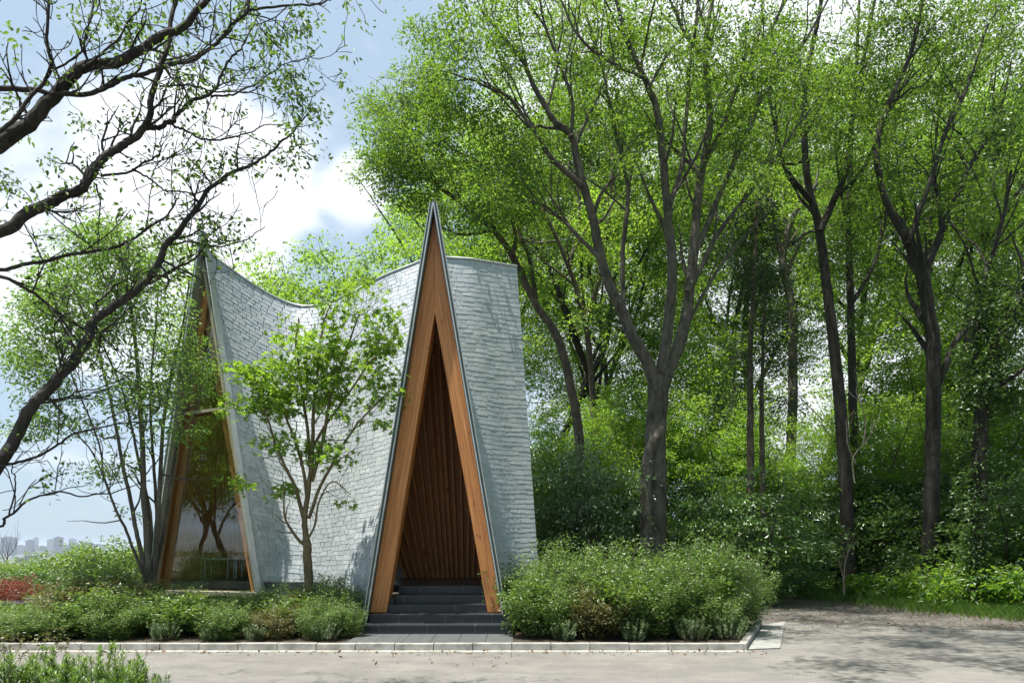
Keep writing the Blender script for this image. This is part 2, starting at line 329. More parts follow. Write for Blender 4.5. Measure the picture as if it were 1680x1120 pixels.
# ------------------------------------------------------------------ terrain, road, path
def sstep(a, b, x):
    t = np.clip((x - a) / (b - a), 0, 1); return t * t * (3 - 2 * t)
def hground(x, y):
    r = np.hypot(x + 5, y)
    left = 1 - sstep(-2, 14, x - 0.10 * (y - 20))          # valley side
    drop = sstep(38, 420, r) * left + (1 - left) * sstep(160, 900, r)
    h = -60 * drop
    rise = (1 - left) * sstep(24, 70, y) * 2.5 * (1 - sstep(100, 300, r))
    return h + rise
def spaced(n, lin, far):
    t = np.linspace(-1, 1, n); k = 9.0
    return np.sinh(t * k) / math.sinh(k) * far + t * lin
def build_terrain():
    xs = spaced(150, 60, 30000); ys = spaced(150, 60, 30000) + 20
    X, Y = np.meshgrid(xs, ys); Z = hground(X, Y) - 0.06
    V = np.stack([X, Y, Z], -1).reshape(-1, 3); n = 150
    i = np.arange(n - 1); I, J = np.meshgrid(i, i); a = (J * n + I).ravel()
    q = np.stack([a, a + 1, a + n + 1, a + n], -1)
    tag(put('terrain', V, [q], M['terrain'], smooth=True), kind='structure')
build_terrain()
def sheet(name, poly, z, mat, sub=1):
    poly = np.asarray(poly, float); V = np.column_stack([poly, np.full(len(poly), z)])
    o = put(name, V, [np.arange(len(V))[None, :]], mat); return tag(o, kind='structure')
KF = 10.45                                                     # front face of the kerb
sheet('road', [(-40, -12), (40, -12), (40, 9.5), (16, 12.0), (11.2, 12.6), (8.2, 13.2), (6.2, 14.0), (5.72, 14.35), (4.16, 10.66), (3.55, KF + .05), (-9.0, KF + .05), (-11, 9.6), (-16, 7.5), (-40, 2)], 0.0, M['asphalt'])
sheet('gravel_path', [(5.72, 14.35), (6.2, 14.0), (8.2, 13.2), (11.2, 12.6), (16, 12.0), (40, 9.5), (40, 16), (16, 14.6), (12.2, 15.6), (11.2, 18), (10.0, 22.5), (9.2, 26), (6.5, 28), (5.4, 24), (5.2, 18), (4.85, 14.4), (4.95, 13.55), (5.1, 13.55)], -0.004, M['gravel'])
sheet('forest_floor', [(5.2, 14.0), (5.4, 24), (6.5, 28), (9.2, 26), (10.0, 22.5), (11.2, 18), (12.2, 15.6), (16, 14.6), (40, 16), (40, 60), (-4, 60), (-4, 24), (-1, 17), (3.0, 15)], -0.008, M['forest_floor'])
# raised planting bed behind the kerb
mb = MB(); mb.prism([(-9.0, KF + .14), (-2.62, KF + .14), (-2.62, 12.2), (-9.0, 12.2)], -.05, .075)
mb.prism([(-9.0, 12.2), (-2.62, 12.2), (-2.62, 13.4), (.2, 13.4), (3.9, 13.4), (4.6, 13.6), (4.6, 24), (-14, 24), (-12, 14)], -.05, .07)
mb.prism([(0.02, KF + .14), (3.52, KF + .14), (4.62, 13.39), (.02, 13.39)], -.05, .075)
tag(mb.put('planting_bed', M['soil']), kind='structure')
# kerb stones with open joints
def kerb(name, p0, p1, w, h, step, seed):
    rng = random.Random(seed); p0 = np.array(p0, float); p1 = np.array(p1, float); L = np.linalg.norm(p1 - p0); a = (p1 - p0) / L; s = np.array((-a[1], a[0]))
    mb = MB(); t = 0
    while t < L - .02:
        e = min(t + step, L); j = rng.uniform(-.003, .003); hh = h + rng.uniform(-.004, .004); g = .005
        q = [p0 + a * (t + g) + s * j, p0 + a * (e - g) + s * j, p0 + a * (e - g) + s * (w + j), p0 + a * (t + g) + s * (w + j)]
        b = np.array([(*c, -.08) for c in q]); tp = np.array([(*c, hh) for c in q])
        tp[0, :2] += s * .012; tp[1, :2] += s * .012
        mb.hexa(b, tp); t = e
    return tag(mb.put(name, M['concrete'], bevel=.008), kind='structure')
kerb('kerb', (-9.0, KF), (3.56, KF), .13, .105, .6, 3)
kerb('kerb', (3.60, KF), (5.03, 13.72), .13, .105, .6, 4)
mb = MB()
A = [np.array(p) for p in ((3.625, KF + .02), (4.17, KF + .16), (5.72, 14.3), (5.055, 13.73))]
for i in range(6):
    f0, f1 = i / 6 + .002, (i + 1) / 6 - .002
    q = [A[0] + (A[3]-A[0])*f0, A[1] + (A[2]-A[1])*f0, A[1] + (A[2]-A[1])*f1, A[0] + (A[3]-A[0])*f1]
    mb.hexa(np.array([(*c, -.05) for c in q]), np.array([(*c, .022) for c in q]))
tag(mb.put('gutter_slab', M['concrete_slab'], bevel=.004), kind='structure')
mb = MB()                                                      # flush concrete strip at the foot of the kerb
for i in range(21):
    x0 = -9.0 + i * .6; mb.box(x0 + .003, min(x0 + .597, 3.72), KF - .16, KF - .004, -.05, .006)
tag(mb.put('gutter_strip', M['concrete'], bevel=.003), kind='structure')
# paving in front of the stairs
mb = MB(); x0, x1 = -2.6, .02; n = 6
for r, (ya, yb) in enumerate(((KF + .14, KF + .72), (KF + .72, KF + 1.24))):
    for i in range(n):
        a = x0 + (x1 - x0) * i / n; b = x0 + (x1 - x0) * (i + 1) / n; mb.box(a + .003, b - .003, ya + .003, yb - .003, -.05, .098)
tag(mb.put('entrance_paving', M['paver'], bevel=.003), kind='structure')

# ------------------------------------------------------------------ the chapel
CH = empty('chapel', (-3.0, 15.0, 0.0), 'chapel of steep folded roofs clad in silvery scales with a tall pointed timber entrance', 'chapel')
class Surf:
    def __init__(s, T, B, flip=1):
        n = 10; s.T = crom(T, n); s.B = crom(B, n); s.m = len(s.T) - 1; s.flip = flip
    def ridge(s, T):
        s.T = np.asarray(T); assert len(s.T) == len(s.B); return s
    def pt(s, t, v):
        t = np.clip(t, 0, 1) * s.m; i = np.minimum(t.astype(int), s.m - 1); f = (t - i)[:, None]
        a = s.T[i] * (1 - f) + s.T[i + 1] * f; b = s.B[i] * (1 - f) + s.B[i + 1] * f; return b + (a - b) * np.asarray(v)[:, None]
    def nm(s, t, v):
        e = .012; t = np.asarray(t); v = np.asarray(v); du = s.pt(np.minimum(t + e, 1), v) - s.pt(np.maximum(t - e, 0), v); dv = s.pt(t, np.minimum(v + e, 1)) - s.pt(t, np.maximum(v - e, 0))
        return nrm(np.cross(du, dv)) * s.flip
def roof(surf, seed, rows=74):
    rng = np.random.default_rng(seed)
    # deck with real thickness
    nt, nv = 60, 12; tt, vv = np.meshgrid(np.linspace(0, 1, nt), np.linspace(0, .972, nv)); tt = tt.ravel(); vv = vv.ravel()
    p = surf.pt(tt, vv); n = surf.nm(tt, vv); th = (.085 * np.minimum(1, (1 - vv) / .20))[:, None]; V = np.vstack([p - n * np.minimum(.03, .004 + th * .4), p - n * (.01 + th)]); k = nt * nv
    i, j = np.meshgrid(np.arange(nt - 1), np.arange(nv - 1)); a = (j * nt + i).ravel(); q = np.stack([a, a + 1, a + nt + 1, a + nt], -1)
    Q = [q, q[:, ::-1] + k]
    for edge in ([j_ * nt for j_ in range(nv)], [j_ * nt + nt - 1 for j_ in range(nv)], list(range(nt)), [(nv - 1) * nt + i_ for i_ in range(nt)]):
        e = np.array(edge); Q.append(np.stack([e[:-1], e[1:], e[1:] + k, e[:-1] + k], -1))
    dk = put('roof_deck', V, [np.vstack(Q)], M['membrane'], CH, smooth=False); dk.data.materials.append(M['deck']); mi = np.zeros(len(dk.data.polygons), np.int32); mi[len(q):2 * len(q)] = 1; dk.data.polygons.foreach_set('material_index', mi)
    # overlapping cast tiles, one by one
    VV = []; QQ = []; tint = []; base = 0; fine = np.linspace(0, 1, 400)
    for r in range(rows):
        v0 = r / rows; v1 = min((r + 1.18) / rows, 1)
        c = surf.pt(fine, np.full(400, v0)); s = np.concatenate([[0], np.cumsum(np.linalg.norm(np.diff(c, axis=0), axis=1))]); L = s[-1]
        w = []; x = -rng.uniform(0, .3)
        e = [0.0]
        x = rng.uniform(.08, .28)
        while x < L - .07: e.append(x); x += rng.uniform(.13, .29)
        e.append(L); e = np.array(e); tE = np.interp(e, s, fine); m = len(e) - 1
        t0 = tE[:-1] + .0008; t1 = tE[1:] - .0008; jv = rng.uniform(-.0024, .0018, m); va = np.clip(v0 + jv, 0, 1); vb = np.full(m, v1)
        jt = rng.uniform(-.0025, .0025, m); vA = np.clip(va + jt * .5, 0, 1); vB = np.clip(va - jt * .5, 0, 1)
        tm = (t0 + t1) / 2; vM = (vA + vB) / 2
        lo = rng.uniform(.0045, .0085, (m, 1)); lo2 = lo + rng.uniform(-.0015, .0015, (m, 1)); hi = .0012; top = []; low = []; bot = []
        for t_, v_, l_ in ((t0, vA, lo), (tm, vM, (lo + lo2) / 2), (t1, vB, lo2)):
            a_ = surf.pt(t_, v_); na = surf.nm(t_, va); b_ = surf.pt(t_, vb); nb = surf.nm(t_, vb)
            low.append(a_ + na * l_); top.append(b_ + nb * hi); bot.append(a_ - na * .004)
        ring = np.stack(low + top + bot + [top[0] - nb * .005, top[2] - nb * .005], 1)
        VV.append(ring.reshape(-1, 3)); b = base + np.arange(m)[:, None] * 11
        for f in ((0, 1, 4, 3), (1, 2, 5, 4), (6, 7, 1, 0), (7, 8, 2, 1), (9, 6, 0, 3), (8, 10, 5, 2)): QQ.append(b + np.array(f))
        tint.append(np.repeat(np.clip(rng.normal(.5, .16, m), 0, 1), 11)); base += m * 11
    put('roof_tiles', np.vstack(VV), [np.vstack(QQ)], M['tile'], CH, tint=np.concatenate(tint))
def rafters(mb, surf, ts, w, h, v0=.0, v1=.87, gap=.09, fix=None):
    ts = np.asarray(ts, float); a = surf.pt(ts, np.full(len(ts), v0)); b = surf.pt(ts, np.full(len(ts), v1)); n = surf.nm(ts, np.full(len(ts), .5))
    if fix is not None: n = np.tile(nrm(np.array(fix, float)), (len(ts), 1))
    for p, q, k in zip(a, b, n): mb.bar(p - k * (gap + h / 2), q - k * (gap + h / 2), w, h, up=k)
Z0 = .12
EA = P(711, 335, 12.3); EL = PZ(599, Z0, 12.3); ER = PZ(831, Z0, 12.3)
LA = P(337, 384, 14.0); LR = PZ(431, Z0, 13.8); LL = PZ(243, Z0, 14.7)
L2 = P(346, 418, 15.0); C = P(495, 503, 16.2); K1 = P(640, 449, 15.2); K = P(708, 414, 14.5); RA = P(848, 438, 15.3); RM = P(780, 427, 14.9)
S1 = Surf([LA, L2, C, K1, K, EA], [LR, PZ(452, Z0, 14.15), PZ(512, Z0, 14.1), PZ(562, Z0, 13.2), PZ(585, Z0, 12.7), EL])
S2 = Surf([EA, K, RM, RA], [ER, PZ(836, Z0, 13.5), PZ(852, Z0, 14.4), PZ(889, Z0, 14.6)])
S2.T[:11] = S1.T[40:51][::-1]
S3 = Surf([RA, RM, K, K1, C], [PZ(796, Z0, 16.6), PZ(772, Z0, 16.6), PZ(745, Z0, 16.55), PZ(716, Z0, 16.5), PZ(688, Z0, 16.5)]).ridge(np.vstack([S2.T[10:31][::-1], S1.T[20:40][::-1]]))
S4 = Surf([C, L2, LA], [np.array((-4.7, 18.6, Z0)), np.array((-7.3, 17.2, Z0)), LL]).ridge(S1.T[0:21][::-1])
for k, s in enumerate((S1, S2, S3, S4)): roof(s, 10 + k)
mb = MB(); rafters(mb, S3, .02 + .97 * np.linspace(0, 1, 16) ** .85, .046, .17, gap=.10, fix=(.1, 1, 0)); mb.put('slat_lining', M['slat_wood'], CH)
mb = MB(); rafters(mb, S1, np.linspace(.10, .95, 44), .045, .13); rafters(mb, S2, np.linspace(.06, .96, 24), .045, .13); rafters(mb, S4, np.linspace(.03, .96, 34), .05, .16); mb.put('rafters', M['slat_wood'], CH)
# entrance frame: two glulam legs meeting at the top
def wedge(mb, poly3, depth):
    f = np.array(poly3); b = f + np.array((0, depth, 0)); n = len(f)
    if n == 4: mb.hexa(f, b)
yF = 12.22
def FP(px, py): return P(px, py, yF)
def leg_poly(x_out_b, x_in_b, side):
    ob, ib = FP(x_out_b, 1003), FP(x_in_b, 1003)
    return ob, ib
for side, (ob, ot, ib, it) in (('l', ((604.5, 1004), (711.8, 352), (634, 1004), (713.4, 512))), ('r', ((824, 1004), (711.8, 352), (800, 1004), (713.4, 512)))):
    mb = MB(); f = np.array([FP(*ob), FP(*ib), FP(*it), FP(*ot)])
    b = f + np.array((0, .34, 0)); mb.hexa(f, b); o = mb.put('entrance_beam', M['glulam_' + side], CH, bevel=.006)
# edge trims along the entrance gable: dark strip and bright metal lip
for s, (b0, t0) in enumerate((((600.5, 1020), (710.6, 336)), ((829, 1020), (713, 336)))):
    mb = MB(); p0 = P(*b0, 12.16); p1 = P(*t0, 12.16); mb.bar(p0, p1, .075, .20, up=(0, 1, 0)); mb.put('edge_fascia', M['green_edge'], CH)
    mb = MB(); sh = np.array((.018 if s == 0 else -.018, -.10, 0)); mb.bar(p0 + sh, p1 + sh + np.array((0, 0, .05)), .022, .05, up=(0, 1, 0)); mb.put('metal_lip', M['metal_edge'], CH)
    sh = np.array((-.045 if s == 0 else .045, -.06, 0)); mb = MB(); mb.bar(p0 + sh, p1 + sh, .014, .09, up=(0, 1, 0)); mb.put('metal_lip', M['metal_edge'], CH)
# stairs
ST = put('entrance_stair', *(lambda m: (np.vstack(m.v), m.faces()))((lambda m: (m.box(-2.46, -.12, 12.0, 13.0, .0, .24), m)[1])(MB())), M['grout'], CH)
xs_ = [(-2.56, .02), (-2.50, -.02), (-2.25, -.30), (-2.20, -.34), (-2.14, -.40)]
for i, (xa, xb) in enumerate(xs_):
    d0 = 11.66 + .302 * i; zt = .1 + .15 * (i + 1); mb = MB(); n = 4 if i < 2 else 3; offs = (.35, .62, .5, .25, .5)[i]; w = .82
    e = [xa] + [x for x in (xa + offs * w + k * w for k in range(5)) if xa + .1 < x < xb - .1] + [xb]
    for a, b in zip(e[:-1], e[1:]):
        mb.box(a + .004, b - .004, d0, d0 + .028, zt - .150, zt - .029)
        mb.box(a + .004, b - .004, d0 - .008, d0 + .33, zt - .024, zt)
    s = mb.put('step', M['step_stone'], ST, bevel=.002)
    gb = MB(); gb.box(xa + .01, xb - .01, d0 + .004, d0 + .325, zt - .149, zt - .006); gb.put('joint', M['grout'], s, off=np.array(CH.location) )
mb = MB(); mb.prism([(-2.15, 13.19), (-.40, 13.19), (.35, 14.6), (-.7, 16.4), (-2.3, 16.4), (-4.6, 18.4), (-6.3, 18.0), (-7.4, 16.7), (-7.5, 14.85), (-5.2, 14.1), (-4.2, 14.25), (-2.8, 13.4)], .70, .85)
mb.put('floor', M['dark_floor'], CH)
for xa, xb in ((-2.48, -2.15), (-.40, -.10)):
    mb = MB(); mb.box(xa, xb, 12.36, 13.4, .1, .66); mb.put('plinth', M['step_stone'], CH)
# left gable window
def lerp(a, b, f): return a + (b - a) * f
wl = np.array(P(256, 968, 14.62)); wr = np.array(P(425, 972, 13.80)); wa = lerp(LA, L2, .1) + np.array((.0, -.02, -.55))
gn = nrm(np.cross(wr - wl, wa - wl)); gn = gn if gn[1] < 0 else -gn
WN = put('window', np.vstack([wl - gn * .10, wr - gn * .10, wa - gn * .10, wl - gn * .085, wr - gn * .085, wa - gn * .085]), [np.array([(0, 1, 4, 3), (1, 2, 5, 4), (2, 0, 3, 5)]), np.array([(2, 1, 0), (3, 4, 5)])], M['glass'], CH)
WN.name = 'window_pane'
mb = MB(); mb.bar(wr + gn * .03 + np.array((.02, 0, -.05)), wa + gn * .03, .065, .12, up=gn); mb.put('window_frame', M['timber_frame'], CH)
mb = MB(); mb.bar(wl + gn * .03 + np.array((-.02, 0, -.05)), wa + gn * .03, .06, .12, up=gn); mb.put('window_frame', M['timber_frame'], CH)
mb = MB(); mb.bar(wl + gn * .04 + np.array((-.05, 0, -.03)), wr + gn * .04 + np.array((.05, 0, -.03)), .09, .2, up=gn); mb.put('window_sill', M['timber_frame'], CH)
f1 = (970 - 676) / (970 - 440); mb = MB(); mb.bar(lerp(wl, wa, f1 * .985), lerp(wr, wa, f1), .06, .09, up=gn); mb.put('transom', M['timber_frame'], CH)
for s, (b, off, w, mt) in enumerate(((LL, (-.02, -.10, 0), .07, 'green_edge'), (LL, (.055, -.13, 0), .03, 'metal_edge'), (LL, (-.10, -.02, 0), .03, 'metal_edge'), (LR, (.03, -.07, 0), .028, 'metal_edge'))):
    mb = MB(); off = np.array(off); mb.bar(b + off, LA + off * np.array((.25, 1, 1)), w, .14, up=gn); mb.put('edge_fascia' if mt == 'green_edge' else 'metal_lip', M[mt], CH)
# rear window under the saddle
g0, g1 = np.array((-4.62, 18.5, .5)), PZ(688, .5, 16.52)
put('rear_pane', np.vstack([g0, g1, C - np.array((0, 0, .3)), g0 + (.02, .02, 0), g1 + (.02, .02, 0), C + (.02, .02, -.3)]), [np.array([(0, 1, 4, 3), (1, 2, 5, 4), (2, 0, 3, 5)]), np.array([(2, 1, 0), (3, 4, 5)])], M['glass'], CH)
# far gable closed in boards
r0, r1 = PZ(889, .1, 14.62) + (-.10, .10, 0), PZ(796, .1, 16.58) + (-.1, -.1, 0); RA_ = RA + (-.10, .06, -.25)
put('gable_wall', np.vstack([r0, r1, RA_, r0 - (.1, .05, 0), r1 - (.1, .05, 0), RA_ - (.1, .05, 0)]), [np.array([(0, 1, 4, 3), (1, 2, 5, 4), (2, 0, 3, 5)]), np.array([(0, 1, 2), (3, 5, 4)])], M['slat_wood'], CH)
# ridge capping
for s in (S1, S2):
    pts = s.T + np.array((0, 0, .015)); V, Q = tubes([(pts, np.full(len(pts), .03))], 5); put('ridge_cap', V, [Q], M['metal_edge'], CH, smooth=True)
# furniture inside
def white_table(px, d, w, label):
    c = PZ(px, .85, d); t = empty('low_table', c, label, 'table', 'white tables inside the chapel'); x, y, z = c
    mb = MB(); mb.box(x - w/2, x + w/2, y - .22, y + .22, z + .42, z + .46); mb.put('tabletop', M['white_paint'], t, bevel=.006)
    for sx in (-1, 1):
        for sy in (-1, 1):
            mb = MB(); cx, cy = x + sx * (w/2 - .04), y + sy * .17; mb.box(cx - .014, cx + .014, cy - .014, cy + .014, z, z + .42); mb.put('leg', M['white_paint'], t)
white_table(360, 16.2, .62, 'white low table behind the tall glass, left of the two')
white_table(407, 16.2, .50, 'white low table behind the tall glass, against the right window frame')
mb = MB(); mb.box(*sum(zip(PZ(655, 0, 16.9)[:2] - (.1, .2), PZ(690, 0, 16.9)[:2] + (.1, .2)), ()), .852, 1.30); mb.box(*sum(zip(PZ(655, 0, 16.9)[:2] - (.14, .24), PZ(690, 0, 16.9)[:2] + (.14, .24)), ()), 1.302, 1.35)
tag(mb.put('counter', M['granite_pale'], bevel=.01), 'pale counter glimpsed low through the entrance beside the left timber leg', 'counter')

# ------------------------------------------------------------------ vegetation engine
def leafcloud(rng, C, n, r, size, flat=.4, droop=.25, shape='diamond', aspect=.5, jit=.7, hang=-.3, updir=None):
    C = np.asarray(C, float); Mn = len(C); N = Mn * n; idx = np.repeat(np.arange(Mn), n)
    ang = rng.uniform(0, 2*np.pi, N); rad = np.sqrt(rng.uniform(0, 1, N)); rr = np.repeat(r * rng.uniform(.6, 1.35, Mn), n)
    off = np.stack([np.cos(ang) * rad, np.sin(ang) * rad, rng.uniform(-1, 1, N) * flat - droop * rad**2], -1) * rr[:, None]
    # each spray tilts its own way
    tilt = rng.normal(0, .42, (Mn, 2))[idx]; off[:, 2] += off[:, 0] * tilt[:, 0] + off[:, 1] * tilt[:, 1]
    pos = C[idx] + off
    a = nrm(np.stack([np.cos(ang), np.sin(ang), np.full(N, hang)], -1) + rng.normal(0, .55, (N, 3)))
    up = np.array((0, 0, 1.0)) + rng.normal(0, jit, (N, 3)); up[:, 0] += -tilt[:, 0]; up[:, 1] += -tilt[:, 1]
    b = nrm(np.cross(up, a)); nn = np.cross(a, b); L = size * rng.uniform(.65, 1.3, N)[:, None]; W = L * aspect
    if shape == 'diamond':
        V = np.stack([pos, pos + a*L*.45 + b*W*.5 + nn*L*.06, pos + a*L, pos + a*L*.45 - b*W*.5 + nn*L*.06], 1); k = 4; F_ = [(0, 1, 2, 3)]
    elif shape == 'leaf':
        V = np.stack([pos, pos + a*L*.3 + b*W*.46 + nn*L*.07, pos + a*L*.68 + b*W*.34 + nn*L*.05, pos + a*L - nn*L*.05, pos + a*L*.68 - b*W*.34 + nn*L*.05, pos + a*L*.3 - b*W*.46 + nn*L*.07], 1); k = 6; F_ = [(0, 1, 2, 3), (0, 3, 4, 5)]
    elif shape == 'maple':
        parts = []
        for th, ln in ((-1.75, .55), (-.85, .85), (0, 1.0), (.85, .85), (1.75, .55)):
            dv = a*math.cos(th) + b*math.sin(th); sd = -a*math.sin(th) + b*math.cos(th); c0 = pos + a*L*.25
            parts += [c0, c0 + dv*L*ln*.38 + sd*L*.15, c0 + dv*L*ln*.75 - nn*L*.10, c0 + dv*L*ln*.38 - sd*L*.15]
        V = np.stack(parts, 1); k = 20; F_ = [tuple(range(4*i, 4*i+4)) for i in range(5)]
    base = (np.arange(N) * k)[:, None]; Q = np.vstack([base + np.array(f) for f in F_])
    cl = rng.normal(.5, .30, Mn)[idx]; tint = np.clip(cl + rng.normal(0, .16, N), 0, 1)
    return V.reshape(-1, 3), Q, np.repeat(tint, k)
def join(parts):
    VV, QQ, TT = [], [], []; b = 0
    for V, Q, T in parts: VV.append(V); QQ.append(Q + b); TT.append(T); b += len(V)
    return np.vstack(VV), np.vstack(QQ), np.concatenate(TT)
def connect(rng, limbs, clusters, r_tip=.004, rk=.0055, maxd=6.0, upbias=.5, wig=.12):
    """thin twigs from the nearest branch to every leaf cluster; returns list of twig paths"""
    nodes = np.vstack([p for p, r in limbs]); buf = np.empty((len(nodes) + len(clusters) * 4, 3)); buf[:len(nodes)] = nodes; m = len(nodes); out = []
    d0 = np.array([np.min(((nodes - c)**2).sum(1)) for c in clusters]); order = np.argsort(d0); kept = []
    for i in order:
        c = clusters[i]; dv = c - buf[:m]; dist = np.sqrt((dv**2).sum(1)); cost = dist + upbias * np.maximum(0, -dv[:, 2]); j = int(np.argmin(cost)); D = dist[j]
        if D > maxd: continue
        kept.append(i); p0 = buf[j]
        if D < .08: continue
        mid = (p0 + c) / 2 + np.array((0, 0, -.06 * D)) + rng.normal(0, wig * D * .5, 3); t = np.linspace(0, 1, 5)[:, None]
        path = p0 * (1-t)**2 + 2 * mid * t * (1-t) + c * t**2; path[1:4] += rng.normal(0, .025 * D, (3, 3))
        r0 = r_tip + rk * D; out.append((path, np.linspace(r0, r_tip, 5))); buf[m:m+4] = path[1:]; m += 4
    return out, np.array(kept, int)
def limb(spec, d0, d1, w0, w1, step=.22, rng=None, wob=0, power=1.0):
    """spec: pixel polyline; distances d0..d1; widths in photo pixels"""
    n = len(spec); ds = [d0 + (d1 - d0) * i / (n - 1) for i in range(n)]
    pts = crom([P(x, y, d) for (x, y), d in zip(spec, ds)], 8); f = np.linspace(0, 1, len(pts))
    if wob and rng is not None:
        k = rng.normal(0, wob, (len(pts), 3)); k[0] = 0; k = np.apply_along_axis(lambda c: np.convolve(c, np.ones(5)/5, 'same'), 0, k); pts = pts + k
    w = (w0 + (w1 - w0) * f**power) * (.70 if d0 < 8 else 1.05 if d0 < 14 else .78)
    r = w / 2 * pts[:, 1] / F; return pts, r
def blob_clusters(rng, blobs, d, dd, density, freq=.45, thr=-.15, seed=0.0):
    density *= DENS
    """blobs: (cx, cy, rx, ry) in photo pixels -> points spread through a volume of depth dd about distance d"""
    out = []
    for bl in blobs:
        cx, cy, rx, ry = bl[:4]; dloc = bl[4] if len(bl) > 4 else d; n = int(rx * ry * (dloc/F)**2 * 3.14 * density)
        v = rng.normal(0, 1, (n, 3)); v = nrm(v) * (rng.uniform(0, 1, (n, 1))**.38)
        for a in v:
            p = P(cx + a[0] * rx, cy - a[2] * ry, dloc + a[1] * dd)
            if mnoise.noise(Vector(p * freq + seed)) + .7 * mnoise.noise(Vector(p * freq * 2.4 + seed)) > thr: out.append(p)
    return np.array(out)
def tree_from(name, root_xy, limbs, clusters, label, cat, group, leafm, barkm, rng, leaf, sides=8, tw=None, extra=None, twig=None, z0=0.0):
    root = empty(name, (root_xy[0], root_xy[1], z0), label, cat, group)
    tw = tw or {}; twigs, kept = connect(rng, limbs, clusters, **tw)
    V1, Q1 = tubes(limbs, sides); V, Q = V1, Q1
    if twigs: V2, Q2 = tubes(twigs, 4); V = np.vstack([V1, V2]); Q = np.vstack([Q1, Q2 + len(V1)])
    put('trunk', V, [Q], barkm, root, smooth=True)
    V, Q, T = leafcloud(rng, clusters[kept], **leaf); put('crown', V, [Q], leafm, root, tint=T); return root
def sub(rng, base, n, length, up=.5, r0=.3, f0=.3, spread=.9, taper=.12):
    """side branches off a limb (pts, r), wandering outward"""
    pts, r = base; out = []
    for k in range(n):
        i = int((f0 + (1 - f0) * (k + rng.uniform(0, 1)) / n) * (len(pts) - 1)); i = min(i, len(pts) - 2); tg = nrm(pts[i+1] - pts[i])
        dirv = nrm(tg * .8 + rng.normal(0, spread, 3) + np.array((0, 0, up))); L = length * rng.uniform(.6, 1.3); m = 7; p = [pts[i]]
        for s in range(m): dirv = nrm(dirv + rng.normal(0, .16, 3) + np.array((0, 0, .06))); p.append(p[-1] + dirv * L / m)
        rr = r[i] * .55; out.append((np.array(p), np.linspace(rr, max(rr * taper, .004), m + 1)))
    return out
DENS = 2.6
LEAF_C = dict(n=30, r=.50, size=.135, flat=.45, droop=.3)
GC = 'tall broadleaf trees of the wood'

